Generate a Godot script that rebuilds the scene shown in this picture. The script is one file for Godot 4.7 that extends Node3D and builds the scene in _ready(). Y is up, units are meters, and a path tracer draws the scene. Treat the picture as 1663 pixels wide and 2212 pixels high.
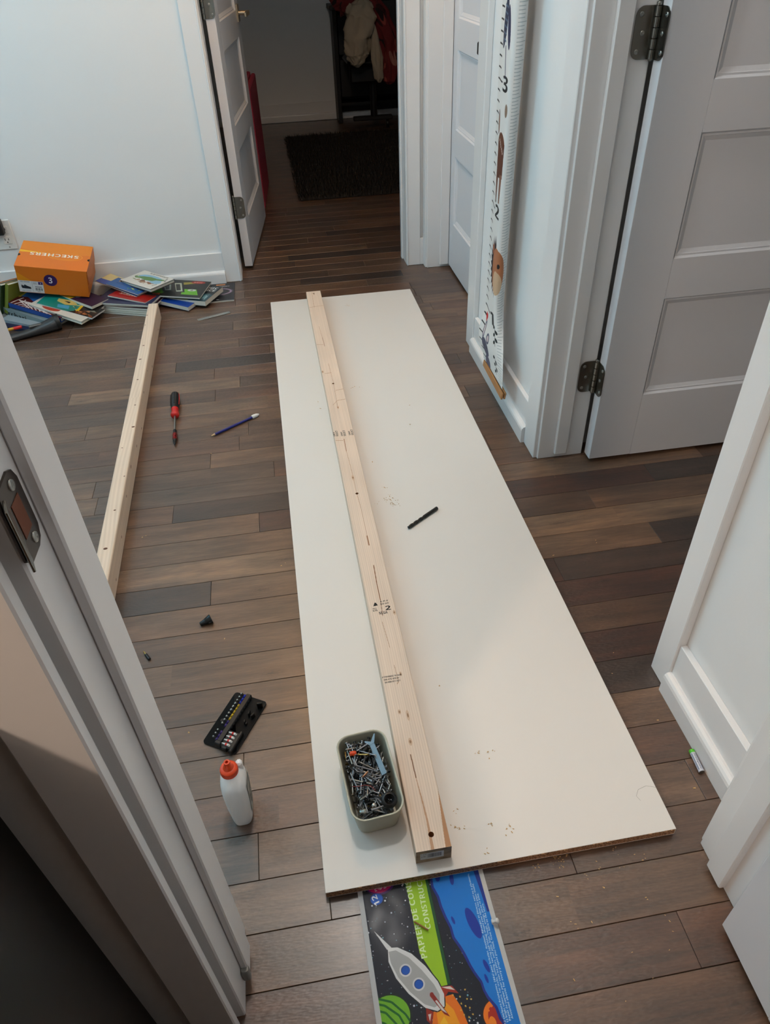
extends Node3D
# A hallway room seen from a doorway: a long white panel with a stud on it lies on a dark maple floor.

class Geo:
	var v := PackedVector3Array()
	var n := PackedVector3Array()
	var t := PackedVector2Array()
	var off := Vector2.ZERO
	func tri(a: Vector3, b: Vector3, c: Vector3, na: Vector3, nb: Vector3, nc: Vector3, ua: Vector2, ub: Vector2, uc: Vector2) -> void:
		if (b - a).cross(c - a).dot(na + nb + nc) > 0.0:
			v.append_array([a, c, b]); n.append_array([na, nc, nb]); t.append_array([ua, uc, ub])
		else:
			v.append_array([a, b, c]); n.append_array([na, nb, nc]); t.append_array([ua, ub, uc])
	func plan(p: Vector3, m: Vector3) -> Vector2:
		var a := m.abs()
		if a.y >= a.x and a.y >= a.z: return Vector2(p.x, p.z) + off
		if a.x >= a.z: return Vector2(p.z, p.y) + off
		return Vector2(p.x, p.y) + off
	func poly(p: Array, m: Vector3) -> void:
		for i in range(1, p.size() - 1):
			tri(p[0], p[i], p[i + 1], m, m, m, plan(p[0], m), plan(p[i], m), plan(p[i + 1], m))
	func uvquad(p: Array, m: Vector3, u := [Vector2(0, 1), Vector2(1, 1), Vector2(1, 0), Vector2(0, 0)]) -> void:
		tri(p[0], p[1], p[2], m, m, m, u[0], u[1], u[2])
		tri(p[0], p[2], p[3], m, m, m, u[0], u[2], u[3])
	func box(c: Vector3, s: Vector3, b := 0.0, xf := Transform3D.IDENTITY) -> void:
		var h := s * 0.5
		b = minf(b, minf(h.x, minf(h.y, h.z)) * 0.9)
		for ax in 3:
			var i := (ax + 1) % 3
			var j := (ax + 2) % 3
			for sg in [-1.0, 1.0]:
				var m := Vector3.ZERO
				m[ax] = sg
				var q := []
				for k in [[-1, -1], [1, -1], [1, 1], [-1, 1]]:
					var p := Vector3.ZERO
					p[ax] = sg * h[ax]; p[i] = k[0] * (h[i] - b); p[j] = k[1] * (h[j] - b)
					q.append(p + c)
				face(q, m, xf)
				if b > 0.0:
					for sg2 in [-1.0, 1.0]:
						var m2 := Vector3.ZERO
						m2[ax] = sg; m2[i] = sg2
						var e := []
						for k in [-1, 1]:
							var p := Vector3.ZERO
							p[ax] = sg * h[ax]; p[i] = sg2 * (h[i] - b); p[j] = k * (h[j] - b)
							e.append(p + c)
						for k in [1, -1]:
							var p := Vector3.ZERO
							p[ax] = sg * (h[ax] - b); p[i] = sg2 * h[i]; p[j] = k * (h[j] - b)
							e.append(p + c)
						face(e, m2.normalized(), xf)
		if b > 0.0:
			for x in [-1.0, 1.0]:
				for y in [-1.0, 1.0]:
					for z in [-1.0, 1.0]:
						var k := Vector3(x, y, z)
						var g := h - Vector3(b, b, b)
						face([c + k * Vector3(h.x, g.y, g.z), c + k * Vector3(g.x, h.y, g.z), c + k * Vector3(g.x, g.y, h.z)], k.normalized(), xf)
	func face(q: Array, m: Vector3, xf: Transform3D) -> void:
		var w := (xf.basis * m).normalized()
		for i in range(1, q.size() - 1):
			tri(xf * (q[0] as Vector3), xf * (q[i] as Vector3), xf * (q[i + 1] as Vector3), w, w, w, plan(q[0], m), plan(q[i], m), plan(q[i + 1], m))
	# rings of equal length joined by smooth skin; caps at the ends
	func loft(rings: Array, closed := true, cap0 := true, cap1 := true) -> void:
		var r := rings.size()
		var k: int = rings[0].size()
		var mid := Vector3.ZERO
		var nn := []
		for i in r:
			var row := []
			for j in k:
				var a: Vector3 = rings[maxi(i - 1, 0)][j]
				var b: Vector3 = rings[mini(i + 1, r - 1)][j]
				var c: Vector3 = rings[i][(j + k - 1) % k if closed else maxi(j - 1, 0)]
				var d: Vector3 = rings[i][(j + 1) % k if closed else mini(j + 1, k - 1)]
				row.append((b - a).cross(d - c).normalized())
			nn.append(row)
		if closed:
			var s := 0.0
			for i in r:
				mid = Vector3.ZERO
				for p in rings[i]: mid += p / float(k)
				for j in k: s += (nn[i][j] as Vector3).dot(rings[i][j] - mid)
			if s < 0.0:
				for i in r:
					for j in k: nn[i][j] = -nn[i][j]
		for i in r - 1:
			for j in (k if closed else k - 1):
				var j2 := (j + 1) % k
				var u0 := float(j) / k
				var u1 := float(j + 1) / k
				var v0 := float(i) / (r - 1)
				var v1 := float(i + 1) / (r - 1)
				tri(rings[i][j], rings[i][j2], rings[i + 1][j2], nn[i][j], nn[i][j2], nn[i + 1][j2], Vector2(u0, v0), Vector2(u1, v0), Vector2(u1, v1))
				tri(rings[i][j], rings[i + 1][j2], rings[i + 1][j], nn[i][j], nn[i + 1][j2], nn[i + 1][j], Vector2(u0, v0), Vector2(u1, v1), Vector2(u0, v1))
		for e in [0, r - 1]:
			if (e == 0 and not cap0) or (e != 0 and not cap1) or not closed: continue
			var m := Vector3.ZERO
			for p in rings[e]: m += p / float(k)
			var m2 := Vector3.ZERO
			for p in rings[1 if e == 0 else r - 2]: m2 += p / float(k)
			var up := (m - m2).normalized()
			if up == Vector3.ZERO: up = Vector3.UP
			for j in k: tri(m, rings[e][j], rings[e][(j + 1) % k], up, up, up, plan(m, up), plan(rings[e][j], up), plan(rings[e][(j + 1) % k], up))
	# profile of (radius, height) turned about +Y of xf; sharp profile corners are given twice
	func lathe(prof: Array, seg := 16, xf := Transform3D.IDENTITY) -> void:
		var part := []
		for i in prof.size():
			part.append(prof[i])
			var last := i == prof.size() - 1
			if last or (prof[i] as Vector2).distance_to(prof[i + 1]) < 1e-7:
				if part.size() > 1: turn(part, seg, xf)
				part = []
	func turn(prof: Array, seg: int, xf: Transform3D) -> void:
		for i in prof.size() - 1:
			var a: Vector2 = prof[i]
			var b: Vector2 = prof[i + 1]
			var na := side(prof, i)
			var nb := side(prof, i + 1)
			for j in seg:
				var c := Vector2.from_angle(TAU * j / seg)
				var d := Vector2.from_angle(TAU * (j + 1) / seg)
				var p := [at(a, c), at(a, d), at(b, d), at(b, c)]
				var m := [at(na, c), at(na, d), at(nb, d), at(nb, c)]
				for q in 4:
					p[q] = xf * (p[q] as Vector3); m[q] = (xf.basis * (m[q] as Vector3)).normalized()
				var u := [Vector2(float(j) / seg, a.y), Vector2(float(j + 1) / seg, a.y), Vector2(float(j + 1) / seg, b.y), Vector2(float(j) / seg, b.y)]
				if a.x > 0.0: tri(p[0], p[1], p[2], m[0], m[1], m[2], u[0], u[1], u[2])
				if b.x > 0.0: tri(p[0], p[2], p[3], m[0], m[2], m[3], u[0], u[2], u[3])
	func at(a: Vector2, c: Vector2) -> Vector3: return Vector3(a.x * c.x, a.y, a.x * c.y)
	func side(prof: Array, i: int) -> Vector2:
		var d: Vector2 = prof[mini(i + 1, prof.size() - 1)] - prof[maxi(i - 1, 0)]
		return Vector2(d.y, -d.x).normalized()
	func tube(path: Array, r: float, seg := 8) -> void:
		var rings := []
		for i in path.size():
			var d: Vector3 = (path[mini(i + 1, path.size() - 1)] - path[maxi(i - 1, 0)]).normalized()
			var s := d.cross(Vector3.UP if absf(d.y) < 0.9 else Vector3.RIGHT).normalized()
			var w := s.cross(d)
			var ring := []
			for j in seg:
				var a := TAU * j / seg
				ring.append(path[i] + (s * cos(a) + w * sin(a)) * r)
			rings.append(ring)
		loft(rings)
	# outline in the xf's XZ plane raised along +Y
	func prism(outline: PackedVector2Array, h: float, xf := Transform3D.IDENTITY) -> void:
		var ix := Geometry2D.triangulate_polygon(outline)
		for y in [0.0, h]:
			var m := Vector3(0, -1 if y == 0.0 else 1, 0)
			for i in range(0, ix.size(), 3):
				face([v3(outline[ix[i]], y), v3(outline[ix[i + 1]], y), v3(outline[ix[i + 2]], y)], m, xf)
		var cw := 1.0 if Geometry2D.is_polygon_clockwise(outline) else -1.0
		for i in outline.size():
			var a := outline[i]
			var b := outline[(i + 1) % outline.size()]
			var d := (b - a).normalized()
			face([v3(a, 0), v3(b, 0), v3(b, h), v3(a, h)], Vector3(d.y, 0, -d.x) * -cw, xf)
	func v3(p: Vector2, y: float) -> Vector3: return Vector3(p.x, y, p.y)
	func mesh() -> ArrayMesh:
		var a := []
		a.resize(Mesh.ARRAY_MAX)
		a[Mesh.ARRAY_VERTEX] = v; a[Mesh.ARRAY_NORMAL] = n; a[Mesh.ARRAY_TEX_UV] = t
		var m := ArrayMesh.new()
		m.add_surface_from_arrays(Mesh.PRIMITIVE_TRIANGLES, a)
		return m

# flat print: polygons, discs and lettering filled into a picture
class Print:
	var im: Image
	func _init(w: int, h: int, c: Color) -> void:
		im = Image.create(w, h, false, Image.FORMAT_RGB8)
		im.fill(c)
	func poly(p: Array, c: Color) -> void:
		var lo := 1e9
		var hi := -1e9
		for q in p:
			lo = minf(lo, q.y); hi = maxf(hi, q.y)
		for y in range(maxi(int(floor(lo)), 0), mini(int(ceil(hi)), im.get_height() - 1) + 1):
			var xs := []
			for i in p.size():
				var a: Vector2 = p[i]
				var b: Vector2 = p[(i + 1) % p.size()]
				if (a.y <= y + 0.5) != (b.y <= y + 0.5):
					xs.append(a.x + (b.x - a.x) * (y + 0.5 - a.y) / (b.y - a.y))
			xs.sort()
			for i in range(0, xs.size() - 1, 2):
				var x0 := int(round(xs[i]))
				var w := int(round(xs[i + 1])) - x0
				if w > 0: im.fill_rect(Rect2i(x0, y, w, 1), c)
	func flat(l: Array, c: Color) -> void:
		var p := []
		for i in range(0, l.size(), 2): p.append(Vector2(l[i], l[i + 1]))
		poly(p, c)
	func disc(x: float, y: float, rx: float, ry: float, c: Color, tilt := 0.0) -> void:
		var p := []
		for i in 28: p.append(Vector2(x, y) + Vector2(cos(TAU * i / 28) * rx, sin(TAU * i / 28) * ry).rotated(tilt))
		poly(p, c)
	func line(l: Array, w: float, c: Color) -> void:
		for i in range(0, l.size() - 3, 2):
			var a := Vector2(l[i], l[i + 1])
			var b := Vector2(l[i + 2], l[i + 3])
			var s := (b - a).normalized().orthogonal() * w * 0.5
			poly([a - s, a + s, b + s, b - s], c)
	# letters from a (start of the baseline) towards b, of height h
	func text(s: String, a: Vector2, b: Vector2, h: float, c: Color, fit := true) -> void:
		var tm := TextMesh.new()
		var f := SystemFont.new()
		f.font_names = PackedStringArray(["Droid Sans"])
		f.font_weight = 700
		tm.font = f; tm.text = s; tm.depth = 0.0; tm.font_size = 32; tm.pixel_size = 1.0
		var arr := tm.get_mesh_arrays()
		if arr.size() == 0 or arr[Mesh.ARRAY_VERTEX] == null: return
		var vs: PackedVector3Array = arr[Mesh.ARRAY_VERTEX]
		var lo := Vector2(1e9, 1e9)
		var hi := -lo
		for p in vs:
			lo = lo.min(Vector2(p.x, p.y)); hi = hi.max(Vector2(p.x, p.y))
		var e := (b - a).normalized()
		var k := h / 24.0
		var kx := (b - a).length() / maxf(hi.x - lo.x, 1.0) if fit else k
		var up := e.orthogonal()
		var ix: PackedInt32Array = arr[Mesh.ARRAY_INDEX] if arr[Mesh.ARRAY_INDEX] != null else PackedInt32Array(range(vs.size()))
		for i in range(0, ix.size() - 2, 3):
			var q := []
			for j in 3:
				var p := vs[ix[i + j]]
				q.append(a + e * (p.x - lo.x) * kx + up * (p.y - lo.y) * k)
			poly(q, c)
	func tex() -> ImageTexture: return ImageTexture.create_from_image(im)

var M := {}
var rng := RandomNumberGenerator.new()
var taken := {}

func mat(c: Color, rough := 0.6, metal := 0.0, spec := 0.5) -> StandardMaterial3D:
	var m := StandardMaterial3D.new()
	m.albedo_color = c; m.roughness = rough; m.metallic = metal; m.metallic_specular = spec
	return m
func tmat(tx: Texture2D, rough := 0.6, c := Color.WHITE) -> StandardMaterial3D:
	var m := mat(c, rough)
	m.albedo_texture = tx
	return m
func numbered(called: String) -> String:
	var k: int = taken.get(called, 0)
	taken[called] = k + 1
	return called if k == 0 else "%s_%03d" % [called, k]
func tag(o: Node3D, label: String, category: String, group := "", kind := "") -> Node3D:
	o.set_meta("label", label); o.set_meta("category", category)
	if group: o.set_meta("group", group)
	if kind: o.set_meta("kind", kind)
	return o
func thing(called: String, label: String, category: String, where := Vector3.ZERO, turn := Basis.IDENTITY, group := "", kind := "") -> Node3D:
	var o := Node3D.new()
	o.name = numbered(called)
	o.transform = Transform3D(turn, where)
	add_child(o)
	return tag(o, label, category, group, kind)
func part(called: String, m: Mesh, material: Material, parent: Node3D, where := Transform3D.IDENTITY) -> MeshInstance3D:
	var o := MeshInstance3D.new()
	o.name = called if parent != self else numbered(called)
	o.mesh = m; o.material_override = material; o.transform = where
	parent.add_child(o, true)
	return o
func geo(called: String, g: Geo, material: Material, parent: Node3D) -> MeshInstance3D:
	return part(called, g.mesh(), material, parent)
func block(called: String, lo: Vector3, hi: Vector3, material: Material, parent: Node3D, bevel := 0.0) -> MeshInstance3D:
	var g := Geo.new()
	g.box((lo + hi) * 0.5, hi - lo, bevel)
	return geo(called, g, material, parent)
func struct(called: String, lo: Vector3, hi: Vector3, material: Material, label: String, category := "trim", bevel := 0.0) -> MeshInstance3D:
	var o := block(called, lo, hi, material, self, bevel)
	tag(o, label, category, "", "structure")
	return o
func letters(called: String, s: String, h: float, width: float, material: Material, parent: Node3D, where: Transform3D) -> MeshInstance3D:
	# thin raised ink: text along local x, standing on local z up (lies in the xz plane, read from +y)
	var tm := TextMesh.new()
	var f := SystemFont.new()
	f.font_names = PackedStringArray(["Droid Sans"])
	f.font_weight = 700
	tm.font = f; tm.text = s; tm.depth = 0.4; tm.font_size = 32; tm.pixel_size = 1.0
	var vs: PackedVector3Array = tm.get_mesh_arrays()[Mesh.ARRAY_VERTEX]
	var lo := Vector3(1e9, 1e9, 1e9)
	var hi := -lo
	for p in vs:
		lo = lo.min(p); hi = hi.max(p)
	var k := h / 24.0
	var kx := width / maxf(hi.x - lo.x, 1.0) if width > 0.0 else k
	var c := (lo + hi) * 0.5
	var b := Basis(Vector3(kx, 0, 0), Vector3(0, 0, -k), Vector3(0, 0.0005, 0))
	return part(called, tm, material, parent, where * Transform3D(b, b * -c))
func noise(seed_: int, freq: float, oct := 3) -> FastNoiseLite:
	var f := FastNoiseLite.new()
	f.seed = seed_; f.frequency = freq; f.fractal_octaves = oct
	f.noise_type = FastNoiseLite.TYPE_SIMPLEX_SMOOTH
	return f
func bump_tex(seed_: int, freq: float, strength: float) -> NoiseTexture2D:
	var t := NoiseTexture2D.new()
	t.width = 512; t.height = 512; t.seamless = true
	t.noise = noise(seed_, freq, 4); t.as_normal_map = true; t.bump_strength = strength
	return t

# ---------------------------------------------------------------- pictures of what surfaces are made of
func maple_picture(seed_: int) -> ImageTexture:
	var w := 1024
	var h := 512
	var fine := noise(seed_, 0.011, 4)
	var cloud := noise(seed_ + 1, 0.006, 3)
	var fleck := noise(seed_ + 2, 0.05, 2)
	var im := Image.create(w, h, false, Image.FORMAT_RGB8)
	for y in h:
		for x in w:
			var a := fine.get_noise_2d(x * 0.16, y * 3.2 + cloud.get_noise_2d(x * 0.8, y * 1.2) * 40.0)
			var b := cloud.get_noise_2d(x * 0.7, y * 1.5)
			var c := fleck.get_noise_2d(x * 0.5, y * 3.0)
			var k := 0.79 + 0.13 * a + 0.20 * b + 0.10 * c
			var warm := 0.035 * cloud.get_noise_2d(x * 0.5 + 900.0, y + 300.0)
			im.set_pixel(x, y, Color(clampf(k + warm, 0, 1), clampf(k * 0.985, 0, 1), clampf(k * 0.97 - warm * 0.8, 0, 1)))
	for i in 7:   # small dark knots
		var cx := rng.randi_range(40, w - 40)
		var cy := rng.randi_range(20, h - 20)
		for y in range(-16, 17):
			for x in range(-34, 35):
				var d := sqrt(pow(x / 34.0, 2) + pow(y / 16.0, 2))
				var f := clampf(1.0 - d + 0.35 * fleck.get_noise_2d(cx + x * 3.0, cy + y * 5.0), 0.0, 1.0)
				if f > 0.0 and cy + y >= 0 and cy + y < h:
					var p := im.get_pixel(cx + x, cy + y)
					im.set_pixel(cx + x, cy + y, p.lerp(Color(p.r * 0.62, p.g * 0.58, p.b * 0.56), f * f))
	return ImageTexture.create_from_image(im)
func pine_picture(w: int, h: int, seed_: int) -> Image:
	var fine := noise(seed_, 0.02, 3)
	var slow := noise(seed_ + 5, 0.004, 2)
	var im := Image.create(w, h, false, Image.FORMAT_RGB8)
	for y in h:
		for x in w:
			var wob := slow.get_noise_2d(x * 0.5, y * 0.6) * 14.0
			var ring := sin((y + wob) * TAU / 10.0) * 0.5 + 0.5
			var k := 0.97 - 0.045 * ring + 0.035 * fine.get_noise_2d(x * 0.12, y * 3.0) + 0.03 * slow.get_noise_2d(x, y)
			im.set_pixel(x, y, Color(clampf(k, 0, 1), clampf(k * 0.915 - 0.006 * ring, 0, 1), clampf(k * 0.835 - 0.012 * ring, 0, 1)))
	return im
func speckle_picture(base: Color, dark: Color, light: Color, seed_: int) -> ImageTexture:
	var a := noise(seed_, 0.09, 3)
	var b := noise(seed_ + 3, 0.22, 2)
	var im := Image.create(256, 256, false, Image.FORMAT_RGB8)
	for y in 256:
		for x in 256:
			var k := a.get_noise_2d(x, y) + 0.6 * b.get_noise_2d(x, y)
			im.set_pixel(x, y, base.lerp(dark, clampf(k * 1.8, 0, 1)) if k > 0.0 else base.lerp(light, clampf(-k * 1.6, 0, 1)))
	return ImageTexture.create_from_image(im)

func make_materials() -> void:
	var peel := bump_tex(11, 0.05, 1.2)
	M.wall = mat(Color(0.885, 0.895, 0.9), 0.55)
	M.trim = mat(Color(0.885, 0.89, 0.895), 0.34)
	M.door = mat(Color(0.845, 0.86, 0.885), 0.38)
	for k in ["wall", "door"]:
		M[k].normal_enabled = true; M[k].normal_texture = peel; M[k].normal_scale = 0.12
		M[k].uv1_triplanar = true; M[k].uv1_world_triplanar = true; M[k].uv1_scale = Vector3(3, 3, 3)
	M.taupe = mat(Color(0.15, 0.12, 0.105), 0.7)  # unseen walls, colour made this dark to cut bounced light on the casing
	M.ceiling = mat(Color(0.9, 0.9, 0.89), 0.8)
	M.seam = mat(Color(0.10, 0.075, 0.06), 0.9)
	var grain := [maple_picture(3), maple_picture(40)]
	var micro := bump_tex(21, 0.12, 2.0)
	var speck := bump_tex(23, 0.16, 3.0)
	M.boards = []
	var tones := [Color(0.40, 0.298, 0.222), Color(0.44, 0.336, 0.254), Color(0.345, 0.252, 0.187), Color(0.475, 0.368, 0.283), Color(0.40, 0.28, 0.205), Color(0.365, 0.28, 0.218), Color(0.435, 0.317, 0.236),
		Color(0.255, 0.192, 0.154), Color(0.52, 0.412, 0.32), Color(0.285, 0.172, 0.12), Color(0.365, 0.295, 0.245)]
	for i in tones.size():
		var m := tmat(grain[i % 2], 0.46, tones[i])
		m.uv1_scale = Vector3(1.0 / 1.28, 1.0 / 0.32, 1)
		m.metallic_specular = 0.6
		m.clearcoat_enabled = true; m.clearcoat = 0.45; m.clearcoat_roughness = 0.24
		m.normal_enabled = true; m.normal_texture = speck; m.normal_scale = 0.13
		M.boards.append(m)
	M.laminate = mat(Color(0.875, 0.868, 0.85), 0.42)
	M.chip = tmat(speckle_picture(Color(0.60, 0.45, 0.33), Color(0.36, 0.25, 0.17), Color(0.74, 0.60, 0.46), 9), 0.9)
	M.chip.uv1_triplanar = true; M.chip.uv1_scale = Vector3(9, 9, 9)
	M.pine = tmat(ImageTexture.create_from_image(pine_picture(1024, 128, 60)), 0.62, Color(0.90, 0.90, 0.89))
	M.pine.uv1_scale = Vector3(1.0, 8.0, 1)
	M.knot = mat(Color(0.36, 0.22, 0.13), 0.7)
	M.ink = mat(Color(0.10, 0.095, 0.09), 0.8)
	M.paper = mat(Color(0.80, 0.79, 0.75), 0.9)
	M.white = mat(Color(0.86, 0.86, 0.85), 0.5)
	M.steel = mat(Color(0.62, 0.62, 0.60), 0.3, 1.0)
	M.nickel = mat(Color(0.52, 0.515, 0.49), 0.26, 1.0)
	M.zinc = mat(Color(0.56, 0.575, 0.60), 0.38, 1.0)
	M.darksteel = mat(Color(0.25, 0.25, 0.255), 0.38, 1.0)
	M.pewter = mat(Color(0.72, 0.68, 0.60), 0.35, 0.8)
	M.brass = mat(Color(0.78, 0.66, 0.40), 0.3, 1.0)
	M.copper = mat(Color(0.80, 0.55, 0.40), 0.3, 1.0)
	M.black = mat(Color(0.035, 0.035, 0.037), 0.42)
	M.blackgloss = mat(Color(0.022, 0.021, 0.021), 0.3)
	M.red = mat(Color(0.74, 0.10, 0.08), 0.38)
	M.orange = mat(Color(0.86, 0.27, 0.08), 0.4)
	M.shaving = mat(Color(0.76, 0.62, 0.42), 0.8)
	M.gap = mat(Color(0.02, 0.02, 0.02), 0.9)

func _ready() -> void:
	rng.seed = 77
	# camera
	var cam := Camera3D.new()
	cam.name = "camera"
	cam.fov = 71.79
	cam.near = 0.02
	cam.transform = Transform3D(Basis(Vector3(0.98646, -0.03269, 0.16071), Vector3(0.12698, 0.77238, -0.62234), Vector3(-0.10379, 0.63432, 0.76607)).orthonormalized(), Vector3(0, 1.175, 0))
	add_child(cam)
	cam.current = true
	# sky and exposure
	var we := WorldEnvironment.new()
	we.name = "environment"
	var env := Environment.new()
	var sky := Sky.new()
	var sm := PhysicalSkyMaterial.new()
	sky.sky_material = sm
	env.background_mode = Environment.BG_SKY
	env.sky = sky
	env.background_energy_multiplier = 0.3
	env.tonemap_mode = Environment.TONE_MAPPER_LINEAR
	env.tonemap_exposure = 1.0
	env.sdfgi_enabled = true; env.ssao_enabled = true; env.ssil_enabled = true
	we.environment = env
	add_child(we)
	# daylight through the window of the left wall
	var day := AreaLight3D.new()
	day.name = "window_daylight"
	day.area_size = Vector2(1.15, 1.1)
	day.light_color = Color(0.55, 0.885, 1.0)
	day.light_energy = 1.5
	day.area_range = 12.0
	day.shadow_enabled = true
	day.transform = Transform3D(Basis(Vector3.UP, -PI / 2), Vector3(-2.19, 1.55, -2.2))
	add_child(day)
	make_materials()
	shell()
	ceiling_lamps()
	floor_boards()
	trims()
	doors()
	panel_and_studs()
	tub_of_nails()
	floor_things()
	drawing_pad()
	shoe_box_and_books()
	growth_chart()
	dark_room()
	near_things()

func shell() -> void:
	struct("ceiling", Vector3(-2.4, 2.44, -6.7), Vector3(2.6, 2.56, 2.1), M.ceiling, "flat white ceiling over the rooms", "ceiling")
	# main room: left wall with its window opening
	struct("wall_left_below", Vector3(-2.4, -0.05, -3.27), Vector3(-2.25, 1.0, -0.345), M.wall, "white wall below the window on the left", "wall")
	struct("wall_left_above", Vector3(-2.4, 2.1, -3.27), Vector3(-2.25, 2.44, -0.345), M.wall, "white wall above the window on the left", "wall")
	struct("wall_left_far", Vector3(-2.4, 1.0, -3.27), Vector3(-2.25, 2.1, -2.775), M.wall, "white wall beyond the window on the left", "wall")
	struct("wall_left_near", Vector3(-2.4, 1.0, -1.625), Vector3(-2.25, 2.1, -0.345), M.wall, "white wall on the near side of the window on the left", "wall")
	var win := thing("window_1", "white window in the left wall letting in the daylight", "window", Vector3(-2.33, 1.0, -2.2), Basis.IDENTITY, "", "structure")
	for s in [[Vector3(-0.03, 0, -0.575), Vector3(0.03, 0.05, 0.575)], [Vector3(-0.03, 1.05, -0.575), Vector3(0.03, 1.1, 0.575)], [Vector3(-0.03, 0.05, -0.575), Vector3(0.03, 1.05, -0.525)], [Vector3(-0.03, 0.05, 0.525), Vector3(0.03, 1.05, 0.575)]]:
		block("window_frame", s[0], s[1], M.trim, win, 0.004)
	block("sash_bar", Vector3(-0.02, 0.05, -0.02), Vector3(0.02, 1.05, 0.02), M.trim, win)
	var glass := mat(Color(1, 1, 1, 0.06), 0.02)
	glass.transparency = BaseMaterial3D.TRANSPARENCY_ALPHA
	block("pane", Vector3(-0.004, 0.05, -0.525), Vector3(0.004, 1.05, -0.02), glass, win)
	block("pane", Vector3(-0.004, 0.05, 0.02), Vector3(0.004, 1.05, 0.525), glass, win)
	# back wall with the doorway to the dark room
	struct("wall_back", Vector3(-2.25, -0.05, -3.27), Vector3(-0.185, 2.44, -3.153), M.wall, "white back wall behind the shoe box and the heap of books", "wall")
	struct("wall_back_right", Vector3(0.588, -0.05, -3.27), Vector3(0.79, 2.44, -3.153), M.wall, "narrow strip of white back wall right of the dark doorway", "wall")
	struct("wall_back_above", Vector3(-0.185, 2.06, -3.27), Vector3(0.588, 2.44, -3.153), M.wall, "white wall above the dark doorway", "wall")
	# right wall: pier with the growth chart, near pier, headers
	struct("wall_right", Vector3(0.662, -0.05, -2.325), Vector3(0.768, 2.44, -1.591), M.wall, "white pier of the right wall behind the growth chart", "wall")
	struct("wall_right_near", Vector3(0.662, -0.05, -0.805), Vector3(0.768, 2.44, -0.345), M.wall, "near white pier of the right wall above the battery", "wall")
	struct("wall_right_above", Vector3(0.662, 2.06, -3.153), Vector3(0.768, 2.44, -2.325), M.wall, "white wall above the closed door", "wall")
	struct("wall_right_header", Vector3(0.662, 2.06, -1.591), Vector3(0.768, 2.44, -0.805), M.wall, "white wall above the grey open door", "wall")
	# closet behind the closed door
	struct("wall_closet", Vector3(1.4, -0.05, -3.27), Vector3(1.5, 2.44, -1.62), M.wall, "wall of the closet behind the closed door", "wall")
	struct("wall_closet_back", Vector3(0.79, -0.05, -3.27), Vector3(1.4, 2.44, -3.153), M.wall, "back wall of the closet behind the closed door", "wall")
	# side room behind the grey open door
	struct("wall_side_back", Vector3(0.768, -0.05, -1.72), Vector3(2.6, 2.44, -1.62), M.wall, "wall behind the grey open door", "wall")
	struct("wall_side_far", Vector3(2.45, -0.05, -1.62), Vector3(2.6, 2.44, -0.345), M.wall, "far wall of the side room on the right", "wall")
	# front wall around the camera's doorway
	struct("wall_front", Vector3(-2.25, -0.05, -0.458), Vector3(-0.198, 2.44, -0.345), M.wall, "white wall left of the near doorway", "wall")
	struct("wall_front_right", Vector3(0.578, -0.05, -0.458), Vector3(2.45, 2.44, -0.345), M.wall, "white wall right of the near doorway", "wall")
	struct("wall_front_above", Vector3(-0.198, 2.06, -0.458), Vector3(0.578, 2.44, -0.345), M.wall, "white wall above the near doorway", "wall")
	# dark room
	struct("wall_dark_back", Vector3(-1.3, -0.05, -6.65), Vector3(1.7, 2.44, -6.53), M.wall, "unlit wall at the far end of the dark room", "wall")
	struct("wall_dark_left", Vector3(-1.4, -0.05, -6.65), Vector3(-1.3, 2.44, -3.27), M.wall, "left wall of the dark room", "wall")
	struct("wall_dark_right", Vector3(1.6, -0.05, -6.53), Vector3(1.7, 2.44, -3.27), M.wall, "right wall of the dark room", "wall")
	# room the camera stands in
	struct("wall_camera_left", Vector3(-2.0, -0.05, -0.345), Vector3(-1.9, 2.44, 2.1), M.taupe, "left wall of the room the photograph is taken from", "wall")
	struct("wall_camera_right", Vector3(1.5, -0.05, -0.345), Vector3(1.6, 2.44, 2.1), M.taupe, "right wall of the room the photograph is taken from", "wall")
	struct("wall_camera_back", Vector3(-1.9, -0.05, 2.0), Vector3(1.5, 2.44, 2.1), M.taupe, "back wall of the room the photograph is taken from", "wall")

func lamp(where: Vector3, energy: float, c: Color, label: String) -> void:
	var t := thing("ceiling_lamp", label, "lamp", where, Basis.IDENTITY, "", "structure")
	var g := Geo.new()
	g.lathe([Vector2(0.0, 0.0), Vector2(0.075, 0.0), Vector2(0.075, 0.0), Vector2(0.08, -0.01), Vector2(0.08, -0.01), Vector2(0.062, -0.012)], 24)
	geo("trim_ring", g, M.trim, t)
	var e := mat(Color(1, 1, 1), 0.5)
	e.emission_enabled = true; e.emission = c; e.emission_energy_multiplier = 4.0
	var d := Geo.new()
	d.lathe([Vector2(0.062, -0.012), Vector2(0.03, -0.016), Vector2(0.0, -0.017)], 24)
	geo("diffuser", d, e, t)
	var l := OmniLight3D.new()
	l.name = "lamp_light"
	l.light_color = c; l.light_energy = energy; l.light_size = 0.06
	l.omni_range = 12.0; l.omni_attenuation = 2.0; l.shadow_enabled = true
	l.position = Vector3(0, -0.09, 0)
	t.add_child(l)

func ceiling_lamps() -> void:
	lamp(Vector3(0.06, 2.44, -2.5), 0.56, Color(1.0, 0.735, 0.425), "round ceiling lamp near the dark doorway")
	lamp(Vector3(0.08, 2.44, -1.33), 0.68, Color(1.0, 0.985, 0.965), "round ceiling lamp near the camera's doorway")
	lamp(Vector3(-1.3, 2.44, -1.9), 0.36, Color(0.76, 0.92, 1.0), "round ceiling lamp towards the window")
	lamp(Vector3(-1.27, 2.44, 0.9), 1.95, Color(1.0, 0.875, 0.77), "round warm ceiling lamp of the camera's room")

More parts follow.
